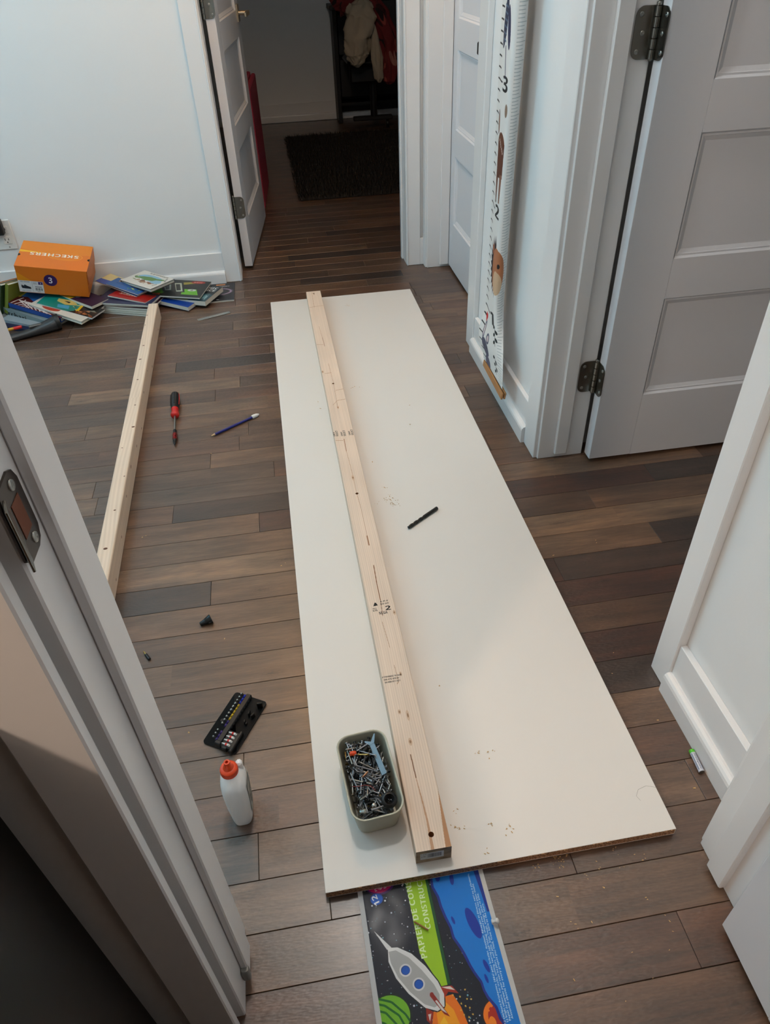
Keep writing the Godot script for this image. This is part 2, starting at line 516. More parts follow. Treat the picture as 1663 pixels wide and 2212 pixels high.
# ---------------------------------------------------------------- floor
func row_edge(k: int) -> float:
	return -0.3787 - 0.0789 * k if k <= 14 else -0.3787 - 0.0789 * 14 - 0.0768 * (k - 14)

func floor_boards() -> void:
	var fl := thing("floor", "dark brown maple strip floor running through all the rooms", "floor", Vector3.ZERO, Basis.IDENTITY, "", "structure")
	block("subfloor", Vector3(-2.25, -0.06, -6.53), Vector3(2.5, -0.014, 2.0), M.seam, fl)
	# joints, observed and added: x, z, tone of the board to the left, to the right (-1: any)
	var joint_tones := [[-0.197, -2.903, -1, -1], [-0.113, -2.815, 3, -1], [-0.207, -2.674, -1, 3], [-0.461, -2.595, -1, -1], [-0.184, -2.519, 1, -1], [-0.072, -2.443, -1, -1], [-0.407, -2.37, 1, 7],
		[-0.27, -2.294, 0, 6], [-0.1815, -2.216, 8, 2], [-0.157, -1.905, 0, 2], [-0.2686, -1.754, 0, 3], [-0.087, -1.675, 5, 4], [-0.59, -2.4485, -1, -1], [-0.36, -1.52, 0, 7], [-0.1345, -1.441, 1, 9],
		[-0.2524, -1.205, 7, 1], [-0.569, -1.594, 3, 10], [-0.18, -0.755, 1, 3], [-0.157, -0.5735, 10, 3], [-0.0477, -0.476, 3, 2], [0.55, -2.83, -1, -1], [0.9335, -1.434, 7, 7], [0.838, -1.201, 5, 7], [-0.85, -1.16, -1, 1], [-0.85, -1.04, -1, 0], [-0.8, -0.96, -1, 1], [-0.7, -0.88, -1, 0], [0.30, -1.16, 1, 9], [0.28, -1.36, 1, 2], [0.25, -1.04, 0, 9], [0.3, -0.96, 1, 2], [0.33, -0.80, 1, 7], [0.3, -0.88, 0, 9],  # added right-hand joints: darker tones beyond them paint in the weaker light there
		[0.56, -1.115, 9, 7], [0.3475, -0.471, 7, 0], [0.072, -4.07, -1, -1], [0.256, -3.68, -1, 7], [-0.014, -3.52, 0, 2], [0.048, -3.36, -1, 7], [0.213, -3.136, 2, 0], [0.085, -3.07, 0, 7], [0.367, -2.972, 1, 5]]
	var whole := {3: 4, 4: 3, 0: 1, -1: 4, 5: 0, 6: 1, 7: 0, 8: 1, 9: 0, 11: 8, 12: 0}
	var r := RandomNumberGenerator.new()
	r.seed = 5
	var far := Geo.new()
	var made := 0
	for k in range(-30, 81):
		var z1 := row_edge(k)
		var z0 := row_edge(k + 1)
		if z0 < -6.53 or z1 > 2.0: continue
		var cuts := []
		for s in joint_tones:
			if s[1] < z1 and s[1] > z0: cuts.append(s)
		var xs := []
		var x0 := -2.25
		var x1 := 2.5
		if cuts.size() == 0:
			var x := x0 + r.randf_range(0.1, 0.7)
			while x < x1:
				xs.append([x, -1, -1])
				x += r.randf_range(0.35, 1.1) if z0 < -1.0 else r.randf_range(0.6, 1.3)
		else:
			for c in cuts: xs.append([c[0], c[2], c[3]])
			xs.sort_custom(func(a, b): return a[0] < b[0])
			var x: float = xs[0][0] - r.randf_range(0.45, 0.9)
			while x > x0:
				xs.push_front([x, -1, -1]); x -= r.randf_range(0.4, 1.0)
			x = xs[-1][0] + r.randf_range(0.45, 0.9)
			while x < x1:
				xs.append([x, -1, -1]); x += r.randf_range(0.4, 1.0)
		xs.push_front([x0, -1, -1]); xs.append([x1, -1, -1])
		for i in xs.size() - 1:
			var a: float = xs[i][0]
			var b: float = xs[i + 1][0]
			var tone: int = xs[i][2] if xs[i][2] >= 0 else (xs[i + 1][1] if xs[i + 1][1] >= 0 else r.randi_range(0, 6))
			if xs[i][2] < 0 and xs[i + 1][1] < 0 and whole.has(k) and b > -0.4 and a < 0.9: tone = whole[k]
			var w := Vector3(b - a - 0.0006, 0.014, z1 - z0 - 0.0009)
			var c := Vector3((a + b) * 0.5, -0.007 + r.randf_range(-0.00025, 0.0), (z0 + z1) * 0.5)
			var single := z1 < 0.3 and z0 > -4.35 and b > (-1.35 if z0 < -0.45 else -0.4) and a < (1.35 if z0 > -1.65 else 0.85)
			if z1 < -3.2: single = single and b > -0.15
			var u := Vector2(r.randf() * 1.28, r.randf() * 0.32)
			if single:
				var g := Geo.new()
				g.off = u
				g.box(c, w, 0.0006)
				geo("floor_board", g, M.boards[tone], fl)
				made += 1
			else:
				far.off = u
				far.box(c, w, 0.0)
	var o := geo("outer_floor_boards", far, M.boards[1], fl)
	o.set_meta("kind", "stuff")
	print("boards ", made)

# ---------------------------------------------------------------- casings, jambs, baseboards
func trims() -> void:
	var n := 1
	var list := [
		# dark doorway, left casing and jamb
		[Vector3(-0.236, 0, -3.153), Vector3(-0.176, 2.12, -3.135), "white door casing left of the dark doorway, behind the last booklet"],
		[Vector3(-0.185, 0, -3.262), Vector3(-0.166, 2.06, -3.140), "white door jamb between the casing and the hinged edge of the far door"],
		# dark doorway, right jamb and casing
		[Vector3(0.573, 0, -3.285), Vector3(0.588, 2.06, -3.142), "white door jamb lining the right side of the dark doorway"],
		[Vector3(0.577, 0, -3.153), Vector3(0.634, 2.12, -3.135), "white door casing right of the dark doorway"],
		[Vector3(0.566, 0, -3.255), Vector3(0.573, 2.05, -3.225), "white stop strip on the right jamb of the dark doorway"],
		# closed door, far side
		[Vector3(0.648, 0, -3.153), Vector3(0.662, 2.12, -3.094), "narrow white casing in the corner beside the closed door"],
		[Vector3(0.655, 0, -3.153), Vector3(0.79, 2.06, -3.088), "white far jamb of the closed door"],
		[Vector3(0.712, 0.012, -3.088), Vector3(0.75, 2.05, -3.077), "white stop strip on the far jamb of the closed door"],
		[Vector3(0.655, 0, -2.345), Vector3(0.79, 2.06, -2.325), "white near jamb of the closed door behind the growth chart pier"],
		[Vector3(0.644, 0, -2.340), Vector3(0.662, 2.12, -2.255), "white casing left of the growth chart"],
		# pier right casing, jamb, stop of the grey open door
		[Vector3(0.644, 0, -1.657), Vector3(0.662, 2.12, -1.574), "white casing right of the growth chart at the corner of the pier"],
		[Vector3(0.655, 0, -1.591), Vector3(0.786, 2.06, -1.567), "white jamb that carries the steel hinges of the grey open door"],
		[Vector3(0.700, 0.016, -1.567), Vector3(0.735, 2.05, -1.555), "white stop strip on the hinge jamb of the grey open door"],
		[Vector3(0.655, 0, -0.829), Vector3(0.79, 2.06, -0.805), "white strike jamb on the near side of the grey open door"],
		[Vector3(0.644, 0, -0.823), Vector3(0.662, 2.12, -0.766), "white casing at the corner of the near pier"],
		# near doorway, right
		[Vector3(0.5625, 0, -0.470), Vector3(0.578, 2.06, -0.345), "white right jamb of the near doorway"],
		[Vector3(0.5685, 0, -0.477), Vector3(0.64, 2.12, -0.458), "white casing on the far face of the near doorway, right side"],
		[Vector3(0.550, 0.010, -0.432), Vector3(0.5625, 2.05, -0.394), "white stop strip on the right jamb of the near doorway"],
		# near doorway, left
		[Vector3(-0.198, 0, -0.470), Vector3(-0.18, 2.06, -0.354), "white left jamb of the near doorway with the strike plate"],
		[Vector3(-0.255, 0, -0.473), Vector3(-0.187, 2.12, -0.458), "white casing on the far face of the near doorway, left side"],
		[Vector3(-0.18, 0.02, -0.437), Vector3(-0.170, 2.05, -0.397), "white stop strip on the left jamb of the near doorway"],
		[Vector3(-0.240, 0, -0.345), Vector3(-0.187, 2.12, -0.331), "white casing on the camera's side of the near doorway, lit warm above"],
	]
	for e in list:
		struct("trim_%d" % n, e[0], e[1], M.trim, e[2], "door trim", 0.0018)
		n += 1
	# heads over the doorways
	for e in [[Vector3(-0.166, 2.04, -3.262), Vector3(0.573, 2.06, -3.14)], [Vector3(0.655, 2.04, -1.567), Vector3(0.786, 2.06, -0.829)], [Vector3(0.655, 2.04, -3.088), Vector3(0.79, 2.06, -2.345)], [Vector3(-0.18, 2.04, -0.47), Vector3(0.5625, 2.06, -0.345)]]:
		struct("trim_%d" % n, e[0], e[1], M.trim, ["white head jamb over the dark doorway", "white head jamb over the grey open door", "white head jamb over the closed door", "white head jamb over the near doorway"][n - list.size() - 1], "door trim")
		n += 1
	# moulded bead along the inner edge of two casings
	for e in [[Vector3(-0.178, 0, -3.139), Vector3(-0.1705, 2.06, -3.132), "fine white bead along the left casing of the dark doorway"], [Vector3(0.5745, 0, -3.150), Vector3(0.580, 2.06, -3.132), "fine white bead along the right casing of the dark doorway"]]:
		struct("trim_%d" % n, e[0], e[1], M.trim, e[2], "door trim", 0.002)
		n += 1
	# plinth joint at the corner by the closed door
	struct("trim_%d" % n, Vector3(0.634, 0, -3.150), Vector3(0.648, 0.117, -3.136), M.trim, "small white block filling the corner at the floor by the closed door", "door trim", 0.001)
	# baseboards with shoe moulding
	base_run("baseboard_back", "white baseboard along the back wall behind the books", Vector3(-2.25, 0, -3.153), Vector3(-0.236, 0, -3.153), Vector3(0, 0, 1))
	base_run("baseboard_right", "white baseboard with shoe moulding under the growth chart", Vector3(0.662, 0, -2.255), Vector3(0.662, 0, -1.657), Vector3(-1, 0, 0))
	base_run("baseboard_right_near", "white baseboard with shoe moulding beside the battery", Vector3(0.662, 0, -0.766), Vector3(0.662, 0, -0.473), Vector3(-1, 0, 0))
	base_run("baseboard_dark", "white baseboard at the far end of the dark room", Vector3(-1.3, 0, -6.53), Vector3(1.6, 0, -6.53), Vector3(0, 0, 1))
	base_run("baseboard_left", "white baseboard along the left wall", Vector3(-2.25, 0, -3.13), Vector3(-2.25, 0, -0.47), Vector3(1, 0, 0))

func base_run(called: String, label: String, a: Vector3, b: Vector3, out: Vector3) -> void:
	var t := thing(called, label, "baseboard", a, Basis.IDENTITY, "", "structure")
	var d := b - a
	var along := d.normalized()
	var g := Geo.new()
	var s := Geo.new()
	var basis := Basis(along, Vector3.UP, out)
	g.box(Vector3(d.length() * 0.5, 0.064, 0.0065), Vector3(d.length(), 0.128, 0.013), 0.0012, Transform3D(basis, Vector3.ZERO))
	var o := PackedVector2Array([Vector2(0.013, 0), Vector2(0.028, 0), Vector2(0.028, 0.040), Vector2(0.0265, 0.046), Vector2(0.023, 0.0505), Vector2(0.018, 0.052), Vector2(0.013, 0.052)])
	# outline in (out, up); raised along the wall
	s.prism(o, d.length(), Transform3D(Basis(out, along, Vector3.UP), Vector3.ZERO))
	geo("board", g, M.trim, t)
	geo("shoe_moulding", s, M.trim, t)

# ---------------------------------------------------------------- doors
func panel_door(o: Node3D, w: float, left := 0.12, right := 0.12, th := 0.035) -> void:
	var ys := [0.19, 0.455, 0.551, 0.816, 0.912, 1.177, 1.273, 1.538, 1.634, 1.899]
	block("stile", Vector3(0, 0, -th), Vector3(left, 2.02, 0), M.door, o, 0.001)
	block("stile", Vector3(w - right, 0, -th), Vector3(w, 2.02, 0), M.door, o, 0.001)
	var y0 := 0.0
	for i in range(0, 11, 2):
		var y1: float = ys[i] if i < 10 else 2.02
		block("rail", Vector3(left, y0, -th), Vector3(w - right, y1, 0), M.door, o)
		if i < 10:
			y0 = ys[i + 1]
	for i in range(0, 10, 2):
		block("panel", Vector3(left, ys[i], -th + 0.011), Vector3(w - right, ys[i + 1], -0.011), M.door, o)
		var g := Geo.new()
		for f in [0, 1]:
			var lo := Vector2(left, ys[i])
			var hi := Vector2(w - right, ys[i + 1])
			# steps of the moulding: (inset, depth)
			var st := [Vector2(0, 0), Vector2(0.0045, 0.0052), Vector2(0.0085, 0.0052), Vector2(0.0095, 0.0066), Vector2(0.0185, 0.0108)]
			for j in st.size() - 1:
				for q in 4:
					var p := []
					for e in [[j, q], [j, q + 1], [j + 1, q + 1], [j + 1, q]]:
						var c: int = e[1] % 4
						var ins: float = st[e[0]].x
						var dz: float = st[e[0]].y
						p.append(Vector3(lo.x + ins if c in [0, 3] else hi.x - ins, lo.y + ins if c < 2 else hi.y - ins, -dz if f == 0 else -th + dz))
					var n: Vector3 = (p[1] - p[0]).cross(p[3] - p[0]).normalized()
					if (n.z < 0.0) == (f == 0): n = -n
					if absf(n.z) < 0.01: n = (p[3] - p[0]).normalized()
					g.poly(p, n)
		geo("panel_moulding", g, M.door, o)

func rounded(w: float, h: float, r: float) -> PackedVector2Array:
	# plate from x 0 to w, y -h/2 to h/2, rounded on the far side
	var p := PackedVector2Array([Vector2(0, -h / 2)])
	for i in 7: p.append(Vector2(w - r, -h / 2 + r) + Vector2.from_angle(-PI / 2 + PI / 2 * i / 6.0) * r)
	for i in 7: p.append(Vector2(w - r, h / 2 - r) + Vector2.from_angle(PI / 2 * i / 6.0) * r)
	p.append(Vector2(0, h / 2))
	return p

func hinge(o: Node3D, where: Vector3, leaves: Array, m: Material) -> void:
	# leaves: [direction from the knuckle, outward normal]
	var hg := Node3D.new()
	hg.name = "hinge"
	hg.position = where
	o.add_child(hg, true)
	var kn := Geo.new()
	for i in 5:
		var y := -0.0445 + i * 0.0178
		kn.lathe([Vector2(0, y + 0.0004), Vector2(0.0062, y + 0.0004), Vector2(0.0062, y + 0.0004), Vector2(0.0066, y + 0.001), Vector2(0.0066, y + 0.0168), Vector2(0.0066, y + 0.0168), Vector2(0, y + 0.0174)], 14)
	kn.lathe([Vector2(0, 0.0515), Vector2(0.004, 0.051), Vector2(0.0055, 0.049), Vector2(0.0055, 0.0445)], 12)
	kn.lathe([Vector2(0.0045, -0.0445), Vector2(0.004, -0.0475), Vector2(0, -0.048)], 12)
	geo("knuckle", kn, m, hg)
	for l in leaves:
		var d: Vector3 = l[0]
		var n: Vector3 = l[1]
		var g := Geo.new()
		g.prism(rounded(0.040, 0.089, 0.016), 0.0022, Transform3D(Basis(d, n, Vector3.UP), l[2]))
		geo("leaf", g, m, hg)
		var s := Geo.new()
		for p in [Vector2(0.029, 0.031), Vector2(0.022, 0.0), Vector2(0.029, -0.031)]:
			s.lathe([Vector2(0.0047, 0.0018), Vector2(0.0042, 0.0034), Vector2(0.0015, 0.0038), Vector2(0.0012, 0.0026), Vector2(0, 0.0026)], 12, Transform3D(Basis(d, n, Vector3.UP), l[2] + d * p.x + Vector3.UP * p.y))
		geo("screw", s, M.steel, hg)

func doors() -> void:
	var d1 := thing("door_1", "white panelled door opened into the dark room, hinged left of the dark doorway", "door", Vector3(-0.118, 0.012, -3.275), Basis(Vector3.UP, deg_to_rad(83.5)), "", "structure")
	panel_door(d1, 0.735, 0.105, 0.105)
	for y in [0.256, 0.975]:
		hinge(d1, Vector3(-0.006, y, -0.040), [[Vector3(0, 0, 1), Vector3(-1, 0, 0), Vector3(0.005, 0, 0.004)]], M.nickel)
	var rose := Geo.new()
	rose.box(Vector3(0.675, 0.90, 0.004), Vector3(0.055, 0.065, 0.008), 0.001)
	var lv := geo("lever_handle", rose, M.pewter, d1)
	var g := Geo.new()
	g.tube([Vector3(0.675, 0.90, 0.006), Vector3(0.675, 0.90, 0.045)], 0.009, 12)
	g.box(Vector3(0.62, 0.90, 0.05), Vector3(0.13, 0.018, 0.010), 0.002)
	geo("lever", g, M.pewter, lv)
	var d2 := thing("door_2", "closed white panelled door in the right wall beyond the growth chart", "door", Vector3(0.752, 0.012, -3.085), Basis(Vector3.UP, -PI / 2), "", "structure")
	panel_door(d2, 0.738, 0.068, 0.10)
	var lh := Geo.new()
	lh.tube([Vector3(0.668, 0.875, 0), Vector3(0.668, 0.875, 0.058)], 0.009, 12)
	lh.box(Vector3(0.625, 0.875, 0.06), Vector3(0.105, 0.034, 0.011), 0.003)
	geo("lever_handle", lh, M.black, d2)
	var d3 := thing("door_3", "grey-white panelled door standing open beside the growth chart pier", "door", Vector3(0.789, 0.012, -1.5215), Basis.IDENTITY, "", "structure")
	panel_door(d3, 0.735)
	for y in [0.238, 0.992]:
		hinge(d3, Vector3(-0.006, y, -0.038), [[Vector3(-1, 0, 0), Vector3(0, 0, 1), Vector3(-0.001, 0, -0.0065)], [Vector3(0, 0, 1), Vector3(-1, 0, 0), Vector3(0.0065, 0, 0.0)]], M.nickel)
	var d4 := thing("door_4", "white door opened towards the camera at the right edge of the near doorway", "door", Vector3(0.527, 0.014, -0.345), Basis(Vector3.UP, -PI / 2), "", "structure")
	panel_door(d4, 0.72)
	# strike plate in the left jamb of the near doorway
	var sp := thing("strike_plate", "steel strike plate with a latch hole in the left jamb of the near doorway", "strike plate", Vector3(-0.18, 0.90, -0.374), Basis.IDENTITY)
	var pl := Geo.new()
	pl.prism(PackedVector2Array([Vector2(-0.020, -0.022), Vector2(-0.012, -0.029), Vector2(0.006, -0.030), Vector2(0.0125, -0.027), Vector2(0.0165, -0.019), Vector2(0.0165, 0.019), Vector2(0.0125, 0.027), Vector2(0.006, 0.030), Vector2(-0.012, 0.029), Vector2(-0.020, 0.022)]), 0.0016, Transform3D(Basis(Vector3(0, 0, -1), Vector3(1, 0, 0), Vector3(0, -1, 0)), Vector3.ZERO))
	geo("plate", pl, mat(Color(0.30, 0.27, 0.25), 0.35, 0.9), sp)
	var lip := Geo.new()
	lip.box(Vector3(0.003, 0, 0.024), Vector3(0.0018, 0.048, 0.014), 0.0005, Transform3D(Basis(Vector3.UP, 0.35), Vector3(-0.006, 0, 0)))
	geo("lip", lip, M.nickel, sp)
	var lh2 := Geo.new()
	lh2.prism(PackedVector2Array([Vector2(-0.008, -0.013), Vector2(0.007, -0.013), Vector2(0.007, 0.013), Vector2(-0.008, 0.013)]), 0.0004, Transform3D(Basis(Vector3(0, 0, -1), Vector3(1, 0, 0), Vector3(0, -1, 0)), Vector3(0.0016, 0, 0)))
	geo("latch_hole", lh2, mat(Color(0.40, 0.20, 0.09), 0.7), sp)
	for y in [-0.021, 0.021]:
		var s := Geo.new()
		s.lathe([Vector2(0.004, 0), Vector2(0.0036, 0.0014), Vector2(0.0012, 0.0018), Vector2(0, 0.001)], 12, Transform3D(Basis(Vector3(0, 0, -1), Vector3(1, 0, 0), Vector3(0, -1, 0)), Vector3(0.0014, y, -0.004)))
		geo("screw", s, M.steel, sp)

# ---------------------------------------------------------------- panel and studs
func panel_and_studs() -> void:
	var t := thing("furniture_panel", "long white laminate panel lying flat on the floor with a raw chipboard end", "panel", Vector3(0, 0, 0))
	var x0 := -0.0525
	var x1 := 0.5265
	var z0 := -2.818
	var z1 := -0.4895
	block("chipboard_core", Vector3(x0 + 0.0004, 0.0044, z0 + 0.0006), Vector3(x1 - 0.0004, 0.0193, z1 - 0.0002), M.chip, t)
	var g := Geo.new()
	g.box(Vector3((x0 + x1) / 2, 0.0199, (z0 + z1) / 2), Vector3(x1 - x0, 0.0012, z1 - z0), 0.0003)
	geo("laminate_top", g, M.laminate, t)
	block("laminate_underside", Vector3(x0, 0.0034, z0), Vector3(x1, 0.0044, z1), M.laminate, t)
	block("edge_band", Vector3(x0, 0.0044, z0), Vector3(x0 + 0.0008, 0.0193, z1), M.laminate, t)
	block("edge_band", Vector3(x1 - 0.0008, 0.0044, z0), Vector3(x1, 0.0193, z1), M.laminate, t)
	block("edge_band", Vector3(x0, 0.0044, z0), Vector3(x1, 0.0193, z0 + 0.0008), M.laminate, t)
	# ragged sawn edge of the laminate
	var rag := Geo.new()
	for i in 46:
		var x := x0 + 0.01 + rng.randf() * 0.56
		rag.box(Vector3(x, 0.0195, z1 + 0.0004), Vector3(rng.randf_range(0.002, 0.010), 0.0016, rng.randf_range(0.0008, 0.0022)), 0.0003)
	geo("chipped_edge", rag, M.chip, t)
	# the stud on the panel, lying flat
	var s := thing("pine_stud", "stamped and drilled pine stud lying flat along the white panel, barcode on its end", "lumber", Vector3(0.095, 0.0206, -2.795), Basis.IDENTITY)
	var L := 2.286
	var W := 0.0575
	var Hh := 0.038
	var im := pine_picture(2048, 128, 71)
	var pr := Print.new(8, 8, Color.WHITE)
	pr.im = im
	var streak := Color(0.75, 0.59, 0.46)
	var dark := Color(0.54, 0.35, 0.21)
	for l in [[9, 50, 144, 44], [300, 50, 386, 57, 450, 62], [567, 62, 682, 67, 755, 65, 828, 60], [984, 57, 1041, 56, 1089, 60, 1156, 63, 1216, 63, 1273, 69, 1367, 69], [1615, 53, 1679, 62], [1719, 65, 1755, 68, 1760, 60]]:
		pr.line(l, 2.2, streak)
	pr.line([386, 57, 420, 60, 450, 62], 3.0, Color(0.62, 0.42, 0.28))
	pr.line([1367, 69, 1399, 69], 5.5, Color(0.63, 0.43, 0.28))
	pr.line([1460, 70, 1490, 68, 1514, 66, 1560, 66], 4.5, dark)
	pr.line([1560, 66, 1601, 61], 2.5, Color(0.5, 0.32, 0.2))
	pr.line([984, 57, 1041, 56], 4.0, Color(0.66, 0.46, 0.32))
	pr.flat([1937, 54, 1970, 57, 2006, 59, 2048, 54, 2048, 66, 2006, 66, 1970, 62, 1937, 56], Color(0.78, 0.60, 0.46))
	pr.line([1896, 53, 1915, 54, 1937, 55], 4.0, Color(0.52, 0.35, 0.22))
	for l in [[140, 2, 137, 60, 134, 126], [432, 0, 438, 55], [627, 19, 626, 69], [732, 71, 729, 126], [789, 66, 786, 126], [987, 3, 991, 50], [790, 67, 812, 30]]:
		pr.line(l, 2.2, Color(0.80, 0.65, 0.53))
	for k in [[29, 66, 5, 4], [615, 6, 7, 6], [1816, 45, 4, 5], [1825, 76, 9, 5], [1874, 63, 6, 6], [1596, 118, 5, 5], [1740, 84, 4, 4], [1154, 61, 9, 6], [826, 62, 7, 5]]:
		pr.disc(k[0], k[1], k[2] * 1.2, k[3] * 1.3, Color(0.87, 0.74, 0.62))
		pr.disc(k[0], k[1], k[2] * 0.5, k[3] * 0.6, Color(0.62, 0.46, 0.33))
	pr.flat([1955, 128, 1981, 121, 2012, 114, 2048, 106, 2048, 128], Color(0.72, 0.52, 0.36))
	var topm := tmat(ImageTexture.create_from_image(im), 0.62, Color(0.92, 0.92, 0.92))
	# top face with four bored holes
	var top := Geo.new()
	var borem := mat(Color(0.62, 0.42, 0.26), 0.8)
	var holes := [[0.022, 0.0292, 0.0038], [0.772, 0.0290, 0.0036], [1.358, 0.0290, 0.0040], [2.262, 0.0295, 0.0046]]
	var z := 0.0
	var quad := func(a: float, b: float, c: float, d: float) -> void:
		top.uvquad([Vector3(a, Hh, c), Vector3(b, Hh, c), Vector3(b, Hh, d), Vector3(a, Hh, d)], Vector3.UP, [Vector2(c / L, a / W), Vector2(c / L, b / W), Vector2(d / L, b / W), Vector2(d / L, a / W)])
	for h in holes:
		var s2 := 0.009
		quad.call(0.0008, W - 0.0008, z, h[0] - s2)
		quad.call(0.0008, h[1] - s2, h[0] - s2, h[0] + s2)
		quad.call(h[1] + s2, W - 0.0008, h[0] - s2, h[0] + s2)
		for i in 24:
			var p := []
			var u := []
			for e in [[i, 0], [i + 1, 0], [i + 1, 1], [i, 1]]:
				var dir := Vector2.from_angle(TAU * e[0] / 24.0)
				var q: Vector2 = dir * h[2] if e[1] == 0 else dir * s2 / maxf(absf(dir.x), absf(dir.y))
				p.append(Vector3(h[1] + q.x, Hh, h[0] + q.y)); u.append(Vector2((h[0] + q.y) / L, (h[1] + q.x) / W))
			top.uvquad(p, Vector3.UP, u)
		z = h[0] + s2
		var bore := Geo.new()
		bore.lathe([Vector2(0, 0.012), Vector2(h[2], 0.012), Vector2(h[2], 0.012), Vector2(h[2], Hh)], 24, Transform3D(Basis.IDENTITY, Vector3(h[1], 0, h[0])))
		geo("bored_hole", bore, borem, s)
	quad.call(0.0008, W - 0.0008, z, L)
	geo("top_face", top, topm, s)
	var body := Geo.new()
	body.off = Vector2(0.3, 0.11)
	for q in [[[Vector3(0, 0, 0), Vector3(0, 0, L), Vector3(0, Hh - 0.0008, L), Vector3(0, Hh - 0.0008, 0)], Vector3.LEFT], [[Vector3(W, 0, 0), Vector3(W, 0, L), Vector3(W, Hh - 0.0008, L), Vector3(W, Hh - 0.0008, 0)], Vector3.RIGHT],
		[[Vector3(0, Hh - 0.0008, 0), Vector3(0, Hh - 0.0008, L), Vector3(0.0008, Hh, L), Vector3(0.0008, Hh, 0)], Vector3(-1, 1, 0).normalized()], [[Vector3(W, Hh - 0.0008, 0), Vector3(W, Hh - 0.0008, L), Vector3(W - 0.0008, Hh, L), Vector3(W - 0.0008, Hh, 0)], Vector3(1, 1, 0).normalized()],
		[[Vector3(0, 0, 0), Vector3(W, 0, 0), Vector3(W, 0, L), Vector3(0, 0, L)], Vector3.DOWN]]:
		var m: Vector3 = q[1]
		var uv := []
		for p in q[0]: uv.append(Vector2(p.z, (p.y if absf(m.x) > 0.5 else p.x) + 0.03))
		body.uvquad(q[0], m, uv)
	geo("side_faces", body, M.pine, s)
	var endm := tmat(speckle_picture(Color(0.60, 0.53, 0.44), Color(0.47, 0.40, 0.32), Color(0.70, 0.63, 0.54), 31), 0.85)
	for e in [0.0, L]:
		var ends := Geo.new()
		ends.poly([Vector3(0, 0, e), Vector3(W, 0, e), Vector3(W, Hh - 0.0008, e), Vector3(W - 0.0008, Hh, e), Vector3(0.0008, Hh, e), Vector3(0, Hh - 0.0008, e)], Vector3(0, 0, -1 if e == 0.0 else 1))
		geo("end_grain", ends, endm, s)
	# ink stamps
	var flat := Basis.IDENTITY
	var turned := Basis(Vector3.UP, PI / 2)
	var y := Hh + 0.00005
	for a in [["S-P-F", 1.745, 0.037, 0.0042, 0.017], ["KD-HT", 1.7525, 0.037, 0.0042, 0.018], ["2", 1.766, 0.042, 0.013, 0.0115], ["NLGA", 1.778, 0.030, 0.0080, 0.018], ["MILL", 1.763, 0.014, 0.003, 0.009], ["575", 1.769, 0.014, 0.005, 0.010],
		["6170336622 10 1640", 1.944, 0.020, 0.0036, 0.038], ["200 075 470 01", 1.9505, 0.018, 0.0036, 0.030], ["20-006-011 021", 1.957, 0.019, 0.0036, 0.030]]:
		letters("ink_stamp", a[0], a[3], a[4], M.ink, s, Transform3D(flat, Vector3(a[2], y, a[1])))
	for a in [[0.0065, 1.066, 0.6], [0.028, 1.069, 1.0], [0.0505, 1.069, 1.0]]:
		letters("ink_stamp", "SELECT", 0.0065, 0.030, M.ink, s, Transform3D(turned, Vector3(a[0] + 0.002, y, a[1])))
		letters("ink_stamp", "DRY", 0.005, 0.022, M.ink, s, Transform3D(turned, Vector3(a[0] - 0.006, y, a[1] + 0.002)))
	var logo := Geo.new()
	logo.prism(PackedVector2Array([Vector2(-0.005, 0.004), Vector2(-0.001, -0.006), Vector2(0.002, -0.005), Vector2(0.005, 0.003)]), 0.0001, Transform3D(Basis.IDENTITY, Vector3(0.017, Hh, 1.752)))
	geo("ink_stamp", logo, M.ink, s)
	# barcode sticker on the near end
	var bp := Print.new(160, 72, Color(0.78, 0.79, 0.80))
	var bx := 46
	while bx < 146:
		var bw := rng.randi_range(1, 4)
		bp.im.fill_rect(Rect2i(bx, 12, bw, 44), Color(0.12, 0.13, 0.22))
		bx += bw + rng.randi_range(1, 4)
	bp.text("1 1/2", Vector2(6, 20), Vector2(40, 20), 12, Color(0.2, 0.2, 0.24))
	bp.text("2 96", Vector2(6, 44), Vector2(36, 44), 12, Color(0.2, 0.2, 0.24))
	var st := Geo.new()
	st.uvquad([Vector3(0.007, 0.010, L + 0.0003), Vector3(0.045, 0.010, L + 0.0003), Vector3(0.045, 0.030, L + 0.0003), Vector3(0.007, 0.030, L + 0.0003)], Vector3(0, 0, 1))
	geo("barcode_sticker", st, tmat(bp.tex(), 0.4), s)
	# the stud at the left, on its narrow edge
	var far := Vector3(-0.5115, 0, -2.812)
	var near := Vector3(-0.4862, 0, -0.95)
	var dir := (near - far).normalized()
	var s2 := thing("pine_stud", "pine stud on its narrow edge on the floor, far end touching the books", "lumber", far, Basis(Vector3.UP.cross(dir), Vector3.UP, dir))
	var L2 := (near - far).length()
	var b2 := Geo.new()
	var rr := 0.004
	var prof := []
	for c in [[-0.019 + rr, 0.0 + rr, PI], [0.019 - rr, rr, 1.5 * PI], [0.019 - rr, 0.064 - rr, 0.0], [-0.019 + rr, 0.064 - rr, 0.5 * PI]]:
		for i in 4: prof.append(Vector2(c[0], c[1]) + Vector2.from_angle(c[2] + PI / 6 * i) * rr)
